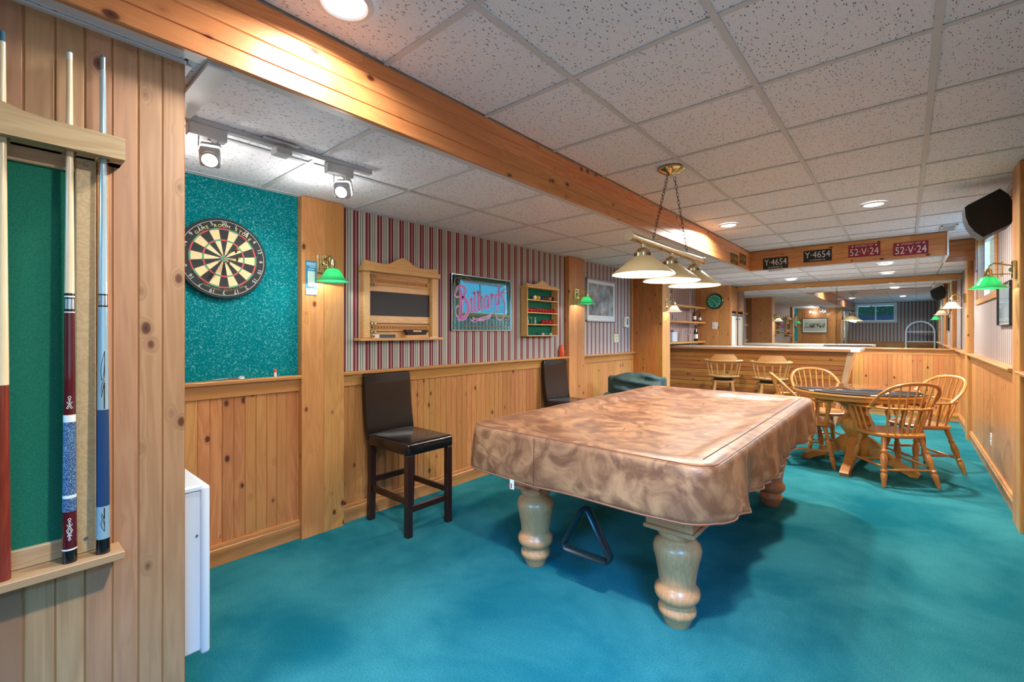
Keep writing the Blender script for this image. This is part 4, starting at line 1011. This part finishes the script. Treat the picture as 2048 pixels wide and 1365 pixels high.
for k in range(7): MB().box(-.05, .05, -.003, .003, -.012, .0, M=Tr(0, -.13+k*.043, -.001) @ Matrix.Rotation(.5, 4, 'X')).build('slat', plain('vent_slat', srgb(190,188,180), .5) if k == 0 else bpy.data.materials['vent_slat'], vn, 0)

# ------------------------------------------------------------------ heater on the short wall
ht = tag(empty('wall_heater', (-2.2, YN, 0)), 'white electric panel heater peeking out behind the near pine wall', 'heater')
MB().box(-.35, .345, .0, .066, .215, .775, .006).build('body', plain('heater_white', srgb(196,202,212), .35), ht)
MB().box(-.36, .352, .062, .092, .20, .79, .012, seg=3).build('front_panel', plain('heater_front', srgb(206,212,222), .3), ht)
MB().box(-.355, .35, .0, .07, .772, .795, .006).build('top_cap', bpy.data.materials['heater_front'], ht)
MB().lathe([(.004, 0), (.004, .003)], 8, frame((.345, .052, .62), (0,1,0), (0,0,1), (1,0,0))).build('screw', STEEL, ht)

# ------------------------------------------------------------------ cue rack and cues
cr_ = tag(empty('cue_rack', M=on_wall(XN+.003, 0, 0, '+x')), 'oak wall rack for pool cues with a green felt back panel', 'cue rack')
YC, HWD = -.24, .495
o = cr_
MB().box(YC-.40, YC+.402, .745, 1.785, 0, .006).build('felt_panel', FELT, o, 0)
for s in (-1, 1): MB().box(YC+s*.42-.022, YC+s*.42+.022, .70, 1.83, 0, .022, .003).build('stile', OAK_GREY, o); MB().box(YC+s*.457-.013, YC+s*.457+.013, .70, 1.83, 0, .014, .003).build('stile_edge', PINE_TRIM, o)
MB().box(YC-.40, YC+.40, 1.775, 1.82, 0, .018, .003).build('rail', OAK_GREY_X, o); MB().box(YC-.40, YC+.40, .70, .752, 0, .018, .003).build('rail', OAK_GREY_X, o)
Tp = [(YC-HWD, 1.815), (YC+HWD, 1.815), (YC+HWD, 1.876)]+[(YC+t*HWD, 1.878+.075*(.5+.5*math.cos(PI*min(1, max(0, (abs(t)-.15)/.55))))) for t in (.85, .75, .68, .6, .52, .45, .38, .3, .22, .15, 0, -.15, -.22, -.3, -.38, -.45, -.52, -.6, -.68, -.75, -.85)]+[(YC-HWD, 1.876)]
MB().prism(Tp, .075, .097).build('crest_board', OAK_GREY_X, o)
mb = MB().box(YC-HWD, YC+HWD, 1.815, 1.845, .070, .078); e0 = YC-HWD
for c_ in (.022, .144, .212): mb.box(e0, c_-.014, 1.815, 1.845, 0, .070); e0 = c_+.014       # notches the cues stand in
mb.box(e0, YC+HWD, 1.815, 1.845, 0, .070).box(YC-HWD, YC+HWD, 1.815, 1.845, 0, .040).build('cue_holder', OAK_GREY_X, o, 0)
MB().box(YC-HWD+.01, YC+HWD, .678, .700, 0, .092, .002).build('shelf', OAK_GREY_X, o)
for y in (.74, 1.80): MB().lathe([(.005, .022), (.004, .0245)], 10, Tr(YC+.42, y, 0)).build('screw', STEEL, o)
def cue(label, y, ztop, parts):
    """parts: (name, material, fraction from, fraction to) down from the tip; radius grows from 6.5 to 15 mm"""
    o = tag(empty('pool_cue', (XN+.06, y, .700)), label, 'pool cue', 'cues in the wall rack')
    L = ztop-.700; rad = lambda t: .0062+(.0158-.0062)*(t**1.1)
    for nm, mat, a, b in parts:
        n = 6; P = [(rad(a+(b-a)*k/n), L*(1-(a+(b-a)*k/n))) for k in range(n+1)]
        if nm == 'tip': P = [(.003, L), (.0058, L-.004), (.0062, L*(1-b))]
        MB().lathe(P[::-1], 20).build(nm, mat, o)
    return o, L, rad
TIP = plain('cue_tip_blue', srgb(60,104,124), .8); FERR = plain('ferrule_white', srgb(232,230,220), .3)
BURG = plain('cue_burgundy', srgb(78,14,26), .12, coat=.6); CBLK = plain('cue_black', srgb(10,10,12), .2, coat=.4); CBLUE = plain('cue_pale_blue', srgb(158,190,206), .15, .35, coat=.5)
CSHAFT = plain('cue_ice_shaft', srgb(180,204,214), .15, .3, coat=.5); NAVY = plain('navy_grip', srgb(16,54,96), .55); CSIL = plain('cue_ring_silver', srgb(200,208,212), .2, .9); CWHITE = plain('cue_ring_white', srgb(228,226,222), .3)
cue('plain two-tone cue with a cherry butt, at the left edge of the picture', .022, 2.085, [('tip', TIP, 0, .006), ('ferrule', TIP, .006, .02), ('shaft', MAPLE, .02, .645), ('butt', CHERRY, .645, 1.0)])
o, L, rad = cue('maple cue with burgundy butt and blue speckled wrap', .144, 2.092, [('tip', TIP, 0, .004), ('ferrule', FERR, .004, .018), ('shaft', MAPLE, .018, .475), ('ring', CBLK, .475, .480), ('ring', CWHITE, .480, .483), ('ring', CBLK, .483, .486), ('collar', CSIL, .486, .506), ('ring', CBLK, .506, .511), ('ring', CWHITE, .511, .513), ('forearm', BURG, .513, .712), ('ring', CWHITE, .712, .726), ('wrap', WRAP, .726, .868), ('ring', CWHITE, .868, .874), ('wrap', WRAP, .874, .900), ('butt', BURG, .900, .972), ('ring', CWHITE, .972, .975), ('bumper', CBLK, .975, 1.0)])
def decal(o, rad, L, t0, t1, pts_list, mat, w, ang=0.0):
    mb = MB()
    for pts in pts_list:
        P = []
        for x, y in pts:
            t = t0+(t1-t0)*y; r = rad(t)+.0002; a = ang+x*w/r; P.append((r*math.cos(a), r*math.sin(a), L*(1-t)))
        mb.tube(P, .0006, 4)
    mb.build('inlay', mat, o)
aim_ = math.atan2(-.15, 1.72)
orn = [[(0, 0), (.5, .1), (0, .2), (-.5, .1), (0, 0)], [(0, .2), (.4, .28), (0, .36), (-.4, .28), (0, .2)], [(0, .36), (-.2, .5), (-.8, .45), (-.6, .6), (0, .55), (.6, .6), (.8, .45), (.2, .5), (0, .36)], [(0, .55), (-.3, .7), (-.9, .95), (-.5, 1), (-.2, .85), (0, .7), (.2, .85), (.5, 1), (.9, .95), (.3, .7), (0, .55)]]
decal(o, rad, L, .675, .700, orn, CWHITE, .007, aim_); decal(o, rad, L, .912, .938, orn, CWHITE, .007, aim_); decal(o, rad, L, .938, .955, [[(x, 1-y) for x, y in p] for p in orn], CWHITE, .006, aim_)
o, L, rad = cue('pale blue cue with black curved inlays and a navy grip', .212, 2.11, [('tip', TIP, 0, .005), ('ferrule', CSIL, .005, .03), ('shaft', CSHAFT, .03, .480), ('ring', CBLK, .480, .483), ('collar', CSIL, .483, .503), ('ring', CBLK, .503, .506), ('forearm', CBLUE, .506, .712), ('grip', NAVY, .712, .905), ('butt', CBLUE, .905, .970), ('bumper', CBLK, .970, 1.0)])
sw = [[(.3, 0), (-.3, .2), (-.5, .35), (-.3, .5), (.1, .42), (.3, .2), (.3, 0)], [(.3, .05), (.3, .45), (.0, .5), (-.35, .62), (-.35, .8), (.1, .6), (.3, .5)], [(.3, .55), (.3, 1)], [(.2, .6), (.2, 1)]]
decal(o, rad, L, .595, .710, sw, CBLK, .010, aim_); decal(o, rad, L, .908, .955, [[(x, 1-y) for x, y in p] for p in sw], CBLK, .010, aim_)

# ------------------------------------------------------------------ the bar
br = tag(empty('bar_counter', (0, 0, 0)), 'pine-fronted bar with a white laminate top below the far mirror', 'bar')
BF = 7.66; BL, BRT = -3.09, -.56
MB().prism([(BL, 0), (-.77, 0), (BRT-.02, 1.06), (BL, 1.06)], BF+.005, BF+.03, 'y').build('front_frame', PB, br, 0)
NB = 16; hgt = 1.06/NB
for k in range(NB):
    x1 = -.765+(BRT+.765)*((k+.5)/NB)
    board(br, (BL, BF+.008, hgt*(k+1)), (1,0,0), (0,0,-1), x1-BL, hgt-.001, BARPINE, t=.016, groove=False, name='front_plank', v=.007)
MB().box(BL, -.8, 8.02, 8.05, 0, 1.06).build('back_panel', plain('bar_back_green', srgb(150,160,136), .6), br, 0)
MB().prism([(-.79, 0), (-.745, 0), (-.535, 1.06), (-.60, 1.06)], BF-.012, 8.05, 'y').build('end_panel', plain('bar_end_gloss', srgb(206,168,130), .12, coat=.6), br, 0)
top = MB().prism([(-3.095, 7.55), (-.56, 7.55), (-.47, 7.68), (-.47, 8.62), (-1.18, 8.62), (-1.18, 8.15), (-3.095, 8.15)], 1.062, 1.102, 'z')
top.build('counter_top', COUNTER, br, 0)
MB().prism([(-3.095, 7.546), (-.562, 7.546), (-.562, 7.552), (-3.095, 7.552)], 1.064, 1.098, 'z').build('top_edging', PINE_X, br, 0)
MB().box(-1.12, -.62, 8.06, 8.6, 0, 1.06).build('return_cabinet', CABWOOD, br, 0)

def shelf_z(k): return (1.165, 1.525, 1.80)[k]
for k in range(3):
    z = shelf_z(k)
    o = tag(empty('bar_shelf', (0, 0, z)), '%s pine shelf on the striped wall behind the bar' % ('lowest', 'middle', 'topmost')[k], 'shelf', 'pine shelves behind the bar')
    MB().prism([(-3.098, 6.75), (-2.98, 6.75), (-2.90, 6.95), (-2.90, 8.995), (-3.098, 8.995)], -.03, 0, 'z').build('board', PINE_Y, o, 0)
    for y in (7.25, 8.7): MB().prism([(-3.096, -.03), (-2.93, -.03), (-2.95, -.05), (-3.085, -.10), (-3.096, -.10)], y-.006, y+.006, 'y').build('bracket', WHITEMETAL, o, 0)
mb = MB()
for i, y in enumerate((7.25, 8.7)):
    o = MB().box(-3.1, -3.088, y-.014, y+.014, 1.06, 2.1).build('shelf_standard', WHITEMETAL, None, 0); tag(o, ('white metal shelf upright nearer the partition' if i == 0 else 'white metal shelf upright nearer the clock wall'), 'shelf bracket', 'shelf uprights')
BOT = [(.036, 0), (.038, .004), (.038, .17), (.034, .19), (.016, .23), (.013, .25), (.013, .295), (.015, .297), (.015, .305)]
def bottle(label, y, k, mat, s=1.0, x=-2.99, lab=True):
    o = tag(empty('liquor_bottle', (x, y, shelf_z(k))), label, 'bottle', 'bottles on the bar shelves'); o.scale = (s, s, s)
    MB().lathe(BOT, 18).build('glass', mat, o); MB().lathe([(.0385, .05), (.0387, .052), (.0387, .13), (.0385, .132)], 18, caps=False).build('paper_label', PAPERWHITE, o)
    MB().lathe([(.0155, .272), (.016, .306), (.012, .308)], 14).build('capsule', BLACKPLASTIC, o); return o
DKB = plain('dark_bottle', srgb(26,16,14), .08, coat=.5)
bottle('dark wine bottle on the lowest bar shelf', 8.62, 0, DKB, .98, -2.96)
bottle('tall brown bottle on the middle bar shelf', 8.56, 1, plain('brown_bottle', srgb(74,40,26), .1, coat=.5), .78, -2.96)
bottle('squat dark bottle at the right end of the middle bar shelf', 8.82, 1, DKB, .62, -2.95)
def wineglass(label, y, k, x=-2.95):
    o = tag(empty('wine_glass', (x, y, shelf_z(k))), label, 'glass', 'glasses on the bar shelves')
    MB().lathe([(.034, 0), (.034, .003), (.006, .008), (.004, .02)], 18).build('foot', GLASS, o); MB().lathe([(.004, .02), (.004, .09)], 10).build('stem', GLASS, o)
    MB().lathe([(.004, .09), (.026, .105), (.042, .14), (.043, .17), (.036, .215), (.0345, .215), (.0415, .17), (.0405, .14), (.025, .107), (.004, .094)], 20, caps=False).build('bowl', GLASS, o)
wineglass('stemmed glass on the lowest bar shelf left of the wine bottle', 8.2, 0)
def tumbler(label, y, k, x=-2.95, h=.1, r=.036):
    o = tag(empty('tumbler', (x, y, shelf_z(k))), label, 'glass', 'glasses on the bar shelves')
    MB().lathe([(r*.85, 0), (r, h), (r-.003, h), (r*.85-.003, .012), (.001, .012)], 18).build('bowl', GLASS, o)
    MB().lathe([(r*.86, .0), (r*.88, .012)], 18, caps=False).build('base', GLASS, o)
tumbler('tumbler on the middle bar shelf behind the white sconce', 7.42, 1); tumbler('second tumbler on the middle bar shelf, a little to the right', 7.58, 1, h=.09)
o = tag(empty('glass_block', (-2.98, 7.55, shelf_z(0))), 'cut crystal decanter on the lowest bar shelf', 'decanter', 'glasses on the bar shelves')
MB().box(-.05, .05, -.10, .10, 0, .17, .012).build('body', plain('crystal', srgb(206,214,220), .08, spec=.9), o); MB().lathe([(.03, .17), (.018, .19), (.022, .21)], 12).build('stopper', GLASS, o)
o = tag(empty('carved_ornament', (-2.98, 7.40, shelf_z(2))), 'tall black and white carved ornament on the topmost bar shelf', 'ornament')
MB().lathe([(.05, 0), (.055, .02), (.04, .08), (.06, .15), (.05, .24), (.03, .30), (.01, .33)], 14).build('body', speckle('ornament_mottle', srgb(70,60,52), srgb(226,214,196), 40, .45, .6), o)
MB().box(-.06, .06, -.06, .06, -.0, .012, .003).build('base', DARKWOOD, o)

# cupboard and fridge in the corner beside the mirror, both facing into the bar
cb = tag(empty('corner_cupboard', (-2.45, 9.24, 0)), 'wooden wall cupboard above the white fridge in the corner by the mirror', 'cabinet')
MB().box(-.58, -.02, -.185, .19, 1.73, 2.195).build('carcass', CABWOOD, cb, 0)
d = MB().box(-.02, .0, -.165, .17, 1.745, 2.17, .004).build('door', CABWOOD, cb)
for k in range(6): MB().box(.0, .0015, -.15+k*.053, -.147+k*.053, 1.76, 2.155).build('bead', PB, d, 0)
MB().tube([(0, .105, 1.80), (.022, .105, 1.808), (.022, .105, 1.86), (0, .105, 1.868)], .005, 8).build('handle', CHROME, d)
MB().box(-.022, -.002, -.19, -.168, 0, 2.19).box(-.022, -.002, .172, .194, 0, 2.19).build('face_frame', PINE_TRIM, cb)
fr = tag(empty('bar_fridge', (-2.47, 9.24, 0)), 'white fridge standing below the corner cupboard beside the mirror', 'fridge')
MB().box(-.54, -.02, -.165, .168, .02, 1.69, .008).build('body', OFFWHITE, fr)
dr = MB().box(-.015, .016, -.163, .166, .06, 1.68, .012, seg=2).build('door', OFFWHITE, fr)
MB().box(.016, .019, -.155, .158, 1.635, 1.67).build('top_band', plain('fridge_band', srgb(52,64,96), .4), dr, 0); MB().lathe([(.014, .018), (.012, .03)], 14, frame((0, .11, 1.58), (0,1,0), (0,0,1), (1,0,0))).build('lock', BLACKPLASTIC, dr)
MB().box(-.5, -.03, -.15, .15, 0, .02).build('plinth', BLACKPLASTIC, fr, 0)

# ------------------------------------------------------------------ swivel bar stools
def bar_stool(x, y, rz, label):
    o = tag(empty('bar_stool', (x, y, 0), rz), label, 'bar stool', 'captain bar stools at the bar')
    SH = .70
    MB().lathe([(.17, SH-.035), (.205, SH-.03), (.222, SH-.012), (.218, SH), (.16, SH-.004), (.001, SH-.012)], 32, sy=.95).build('seat', STOOLWOOD, o)
    MB().lathe([(.11, SH-.075), (.13, SH-.07), (.13, SH-.045), (.10, SH-.036)], 24).build('swivel', DARKMETAL, o)
    MB().lathe([(.16, SH-.105), (.165, SH-.10), (.165, SH-.08), (.155, SH-.075)], 28).build('under_seat', STOOLWOOD, o)
    N = 28; up_ = MB()
    def rail(t, z0, z1, w0, w1):
        a = math.radians(-35+250*t) ; return a
    path = []
    for k in range(N+1):
        a = math.radians(-20+220*k/N); path.append(Vector((.235*math.cos(a), -.03-.215*math.sin(a), SH+.215)))
    MB().tube(path, .022, 10, sq=(.75, 1.4)).build('arm_rail', STOOLWOOD, o)
    def crest(u, v):
        a = math.radians(42+96*u); bump_ = min(1, 5*u, 5*(1-u))**.8
        tt = v*4 % 4; z = SH+.222+(.10*bump_ if v in (.5, .75) or .4 < v < .8 else 0); r = .228+(.022 if v < .3 or v > .7 else .0)
        zz = [0, 0, .085*bump_+.003, .085*bump_+.003, 0][min(4, int(round(v*4)))]; rr = [.224, .246, .252, .234, .224][min(4, int(round(v*4)))]
        return Vector((rr*math.cos(a), -.03-(rr-.02)*math.sin(a), SH+.222+zz))
    mbc = MB(); V_ = mbc.grid(crest, 25, 5); mbc._f([V_[0][j] for j in range(4)]); mbc._f([V_[-1][j] for j in range(4)][::-1]); mbc.build('crest_rail', STOOLWOOD, o)
    for k in range(9):
        a = math.radians(-14+208*k/8); p0 = Vector((.190*math.cos(a), -.02-.178*math.sin(a), SH-.01)); p1 = Vector((.232*math.cos(a), -.03-.212*math.sin(a), SH+.21))
        MB().turned(p0, p1, [(.008, 0), (.013, .3), (.010, .5), (.014, .55), (.011, .75), (.009, 1)], 8).build('spindle', STOOLWOOD, o)
    tops = []
    for sx in (-1, 1):
        for sy in (-1, 1):
            p1 = Vector((sx*.105, sy*.105, SH-.085)); p0 = Vector((sx*.205, sy*.205, 0)); tops.append((p0, p1))
            MB().turned(p0, p1, [(.013, 0), (.018, .12), (.022, .3), (.016, .42), (.024, .46), (.024, .5), (.016, .54), (.025, .75), (.02, 1)], 12).build('leg', STOOLWOOD, o)
    for t in (.26, .42):
        P = [p0+(p1-p0)*t for p0, p1 in tops]
        for a, b in ((0, 1), (1, 3), (3, 2), (2, 0)): MB().turned(P[a], P[b], [(.009, 0), (.014, .5), (.009, 1)], 8).build('stretcher', STOOLWOOD, o)
    return o
bar_stool(-2.05, 7.13, .35, 'captain bar stool nearer the partition at the left of the bar')
bar_stool(-1.43, 7.13, .30, 'captain bar stool nearer the open end of the bar')

# ------------------------------------------------------------------ black counter stools
def counter_stool(x, y, rz, label):
    o = tag(empty('counter_stool', (x, y, 0), rz), label, 'stool', 'black leatherette counter stools')   # local +x is the front
    w = .195
    MB().box(-.225, .245, -w, w, .525, .61, .022, seg=3).build('seat', BLACKLEATHER, o, 50)
    def back(u, v):
        yy = -w+2*w*u; return yy
    prof = []
    for k in range(13):
        t = k/12; z = .56+.465*t; x0 = -.205-.055*t**1.6-.02*math.sin(PI*t); prof.append((x0, z))
    mbk = MB(); th = .05
    poly = prof+[(x_-th*(1-.25*k/12), z_+.004) for k, (x_, z_) in reversed(list(enumerate(prof)))]
    mbk.prism(poly, -w, w, 'y')
    bmesh.ops.bevel(mbk.bm, geom=[e for e in mbk.bm.edges if abs(e.verts[0].co.y-e.verts[1].co.y) < 1e-5 and abs(abs(e.verts[0].co.y)-w) < 1e-5], offset=.012, segments=2, profile=.5, affect='EDGES')
    mbk.build('backrest', BLACKLEATHER, o, 60)
    s = .021
    for sy in (-1, 1):
        MB().box(.195, .237, sy*.168-s, sy*.168+s, 0, .53, .003).build('leg', DARKWOOD, o)
        mb = MB(); pts = [(-.245, 0), (-.203, 0), (-.190, .30), (-.195, .56), (-.235, .56), (-.232, .30)]
        mb.prism(pts, sy*.168-s, sy*.168+s, 'y'); mb.build('leg', DARKWOOD, o, 0)
        MB().box(-.20, .20, sy*.168-.010, sy*.168+.010, .205, .245, .002).build('stretcher', DARKWOOD, o)
    MB().box(.205, .227, -.16, .16, .155, .195, .002).build('stretcher', DARKWOOD, o); MB().box(-.215, -.195, -.16, .16, .265, .305, .002).build('stretcher', DARKWOOD, o)
    return o
counter_stool(-2.645, 1.945, 0, 'black leatherette counter stool in full view against the wainscot')
counter_stool(-2.64, 4.05, -.06, 'black leatherette counter stool half hidden behind the pool table')

# ------------------------------------------------------------------ green recliner
rc = tag(empty('recliner', (-2.31, 4.80, 0), math.radians(24)), 'worn green recliner armchair behind the far left corner of the pool table', 'armchair')   # local +y is its back
MB().box(-.36, .36, -.40, .34, .06, .30, .03, seg=2).build('base', GREENFABRIC, rc)
MB().box(-.25, .25, -.42, .22, .29, .45, .05, seg=3).build('seat_cushion', GREENFABRIC, rc, 60)
for s in (-1, 1): MB().box(s*.32-.075, s*.32+.075, -.40, .34, .10, .60, .05, seg=3).build('arm', GREENFABRIC, rc, 60)
def rback(u, v):
    a = 2*PI*u; cx, cy = math.cos(a), math.sin(a); k = 3.2
    rx = math.copysign(abs(cx)**(2/k), cx); ry = math.copysign(abs(cy)**(2/k), cy)
    z = .34+.50*v; top_ = (1-max(0, (v-.86)/.14)**2*.55)
    x = .29*rx*(1-.06*v)*top_; y = .24+.10*v+.105*ry*top_
    fold = .016*math.sin(v*30+x*9)+.020*noise.noise(Vector((x*9, z*14, 2))) if cy < .3 else 0
    dip = .02*math.exp(-((abs(x)-.1)/.02)**2)
    return Vector((x, y+(fold+dip*.4 if cy < 0 else 0), z-.02*math.exp(-(x/.03)**2)*(v > .8)))
mb = MB(); V_ = mb.grid(rback, 56, 40, True); mb._f([V_[i][-1] for i in range(56)]); mb._f([V_[i][0] for i in range(56)][::-1]); mb.build('back_cushion', GREENFABRIC, rc, 80)
MB().box(-.34, .34, .31, .37, .10, .80, .03, seg=2).build('back_shell', GREENFABRIC, rc, 60)

# ------------------------------------------------------------------ card table with glass top
ct = tag(empty('card_table', (-.37, 5.62, 0)), 'round golden oak pedestal table below the tinted glass disc', 'table')
MB().lathe([(.40, .690), (.50, .694), (.508, .706), (.508, .722), (.522, .728), (.532, .740), (.530, .752), (.522, .757), (.001, .757)], 64, caps=False).build('top', OAK_X, ct)
MB().lathe([(.17, .63), (.19, .634), (.19, .692)], 40).build('apron', OAK_X, ct)
MB().lathe([(.10, .10), (.11, .13), (.115, .20), (.085, .24), (.075, .28), (.095, .33), (.13, .38), (.14, .43), (.12, .48), (.08, .52), (.075, .55), (.11, .58), (.15, .62)], 32).build('pedestal', OAK, ct)
for k in range(4):
    a = k*PI/2-.14; pts = [(.05, .32), (.12, .30), (.22, .20), (.34, .10), (.44, .055), (.47, .03), (.46, 0), (.40, 0), (.35, .03), (.24, .08), (.13, .14), (.05, .15)]
    MB().prism(pts, -.035, .035, 'y', Rz(a)).build('foot', OAK_X, ct, 50)
TINT = NT('tinted_glass_disc'); TINT.set(color=srgb(34,28,36), rough=.03, spec=.9, coat=1.0, coat_rough=.01)
gd = tag(MB().lathe([(.001, 0), (.52, 0), (.527, .002), (.527, .008), (.52, .010), (.001, .010)], 64).build('glass_table_top', TINT.m), 'dark tinted glass disc lying on the round oak table', 'glass top'); gd.location = (-.37, 5.62, .7575)

# ------------------------------------------------------------------ bow-back armchairs
TURN = [(.013, 0), (.016, .06), (.022, .18), (.0255, .25), (.018, .29), (.025, .305), (.025, .33), (.017, .35), (.023, .44), (.028, .54), (.026, .60), (.017, .67), (.024, .69), (.024, .72), (.016, .74), (.020, .86), (.018, 1)]
def windsor(label, x, y, face):
    """local +y is forward"""
    f = Vector((face[0], face[1])).normalized(); rz = math.atan2(f.y, f.x)-PI/2
    o = tag(empty('bow_back_chair', (x, y, 0), rz), label, 'chair', 'bow-back armchairs at the card table')
    SH = .445
    def seat(u, v):
        a = 2*PI*u; r = [0.0, .35, .7, .93, 1.0, 1.0, .93, 0.0][min(7, int(round(v*7)))]
        zz = [-.012, -.010, -.003, .0, -.010, -.026, -.036, -.036][min(7, int(round(v*7)))]
        cx, cy = math.cos(a), math.sin(a); k = 2.5
        return Vector((.235*r*math.copysign(abs(cx)**(2/k), cx), .215*r*math.copysign(abs(cy)**(2/k), cy)+.01, SH+zz))
    MB().grid
    mb = MB(); mb.grid(seat, 40, 8, True); bmesh.ops.remove_doubles(mb.bm, verts=mb.bm.verts[:], dist=1e-5); mb.build('seat', OAK_X, o, 50)
    feet = []
    for sx, sy in ((-1, 1), (1, 1), (-1, -1), (1, -1)):
        p1 = Vector((sx*.15, sy*.13, SH-.03)); p0 = Vector((sx*.225, sy*(.20 if sy > 0 else .235), 0)); feet.append((p0, p1))
        MB().turned(p0, p1, TURN, 14).build('leg', OAK, o)
    for a, b, t in ((0, 2, .40), (1, 3, .40), (2, 3, .34), (0, 1, .34)):
        A, B = feet[a], feet[b]; MB().turned(A[0]+(A[1]-A[0])*t, B[0]+(B[1]-B[0])*t, [(.008, 0), (.009, .15), (.014, .5), (.009, .85), (.008, 1)], 10).build('stretcher', OAK, o)
    AZ = .665
    # arm rail: horizontal U, open to the front
    arm = curve([(-.262, .175, AZ), (-.268, .08, AZ), (-.265, -.04, AZ), (-.225, -.155, AZ+.004), (-.12, -.235, AZ+.006), (0, -.258, AZ+.006), (.12, -.235, AZ+.006), (.225, -.155, AZ+.004), (.265, -.04, AZ), (.268, .08, AZ), (.262, .175, AZ)], 6)
    n = len(arm); MB().tube(arm, [.026 if i < 8 or i > n-9 else .018 for i in range(n)], 10, sq=(.55, 1.0), up=(0, 0, 1)).build('arm_rail', OAK, o)
    bow = curve([(-.245, -.10, AZ+.005), (-.250, -.150, .72), (-.238, -.215, .79), (-.185, -.275, .855), (-.10, -.305, .885), (0, -.315, .893), (.10, -.305, .885), (.185, -.275, .855), (.238, -.215, .79), (.250, -.150, .72), (.245, -.10, AZ+.005)], 6)
    MB().tube(bow, .0135, 10, sq=(1.0, 1.15)).build('bow', OAK, o)
    def bow_at(x):
        c = [p for p in bow if abs(p.z) > .70]; return min(c, key=lambda p: abs(p.x-x))
    for k in range(7):
        t = -1+2*k/6; p0 = Vector((t*.135, -.185+.045*t*t, SH-.01)); p1 = bow_at(t*.195)
        MB().turned(p0, p1, [(.0065, 0), (.009, .25), (.0075, .5), (.006, 1)], 8).build('spindle', OAK, o)
    for s in (-1, 1):
        for y_, xx in ((-.09, .205), (-.01, .215), (.06, .215)):
            MB().turned((s*xx*.93, y_, SH-.01), (s*.264, y_+.01, AZ), [(.0075, 0), (.010, .35), (.007, 1)], 8).build('arm_spindle', OAK, o)
        MB().turned((s*.195, .135, SH-.01), (s*.258, .150, AZ-.005), [(.013, 0), (.019, .12), (.022, .25), (.014, .38), (.019, .42), (.014, .47), (.021, .62), (.020, .75), (.013, .88), (.013, 1)], 12).build('arm_post', OAK, o)
    return o
windsor('bow-back oak armchair nearest the camera, its back to the room', -.11, 5.33, (-.61, .79))
windsor('bow-back oak armchair on the right of the round table, by the right wall', .09, 6.0, (-.81, -.59))
windsor('bow-back oak armchair partly behind the corner of the pool table', -.78, 5.50, (.95, .30))
windsor('bow-back oak armchair on the far side of the round table, facing the camera', -.72, 6.22, (.52, -.86))

# ------------------------------------------------------------------ behind the camera, seen in the far mirror
et = tag(empty('arched_shelf_stand', (.17, -1.75, 0)), 'white arched shelf stand seen in the right part of the mirror', 'shelf stand')
for s in (-1, 1):
    pts = [(-.36, s*.18, 0)]+[(-.36, s*.18, z) for z in (.5, 1.0, 1.38)]+[(-.36*math.cos(PI*k/12), s*.18, 1.38+.36*math.sin(PI*k/12)) for k in range(1, 12)]+[(.36, s*.18, z) for z in (1.38, 1.0, .5)]+[(.36, s*.18, 0)]
    MB().tube(pts, .02, 10).build('arch', WHITEPAINT, et)
for z in (.25, .70, 1.05, 1.38): MB().box(-.35, .35, -.18, .18, z, z+.018, .004).build('shelf', WHITEPAINT, et)
hd = tag(empty('garden_hedge', (-1.0, -5.9, 0)), 'green hedge outside the back window', 'hedge')
mb = MB(); LF = plain('hedge_leaf', srgb(50,130,80), .6)
for k in range(1400):
    p = Vector((random.uniform(-3, 3), random.uniform(-.35, .35), random.uniform(1.95, 3.0))); r = .05
    M = Matrix.Translation(p) @ Matrix.Rotation(random.uniform(0, 6), 4, 'Z') @ Matrix.Rotation(random.uniform(-1, 1), 4, 'X')
    mb._f([mb.bm.verts.new(M @ Vector(q)) for q in ((-r, 0, 0), (0, r*.5, .01), (r, 0, 0), (0, -r*.5, .01))])
mb.build('foliage', LF, hd, 0)['kind'] = 'stuff'
MB().box(-3, 3, -.1, .1, 0, 2.5).build('hedge_core', plain('hedge_dark', srgb(20,60,40), .9), hd, 0)
o = struct(MB().box(-2.2, .2, -2.95, -2.85, 1.2, 2.02).build('wall_well', plain('well_wall', srgb(28,40,60), .8), None, 0), 'dark window-well wall outside the back window')
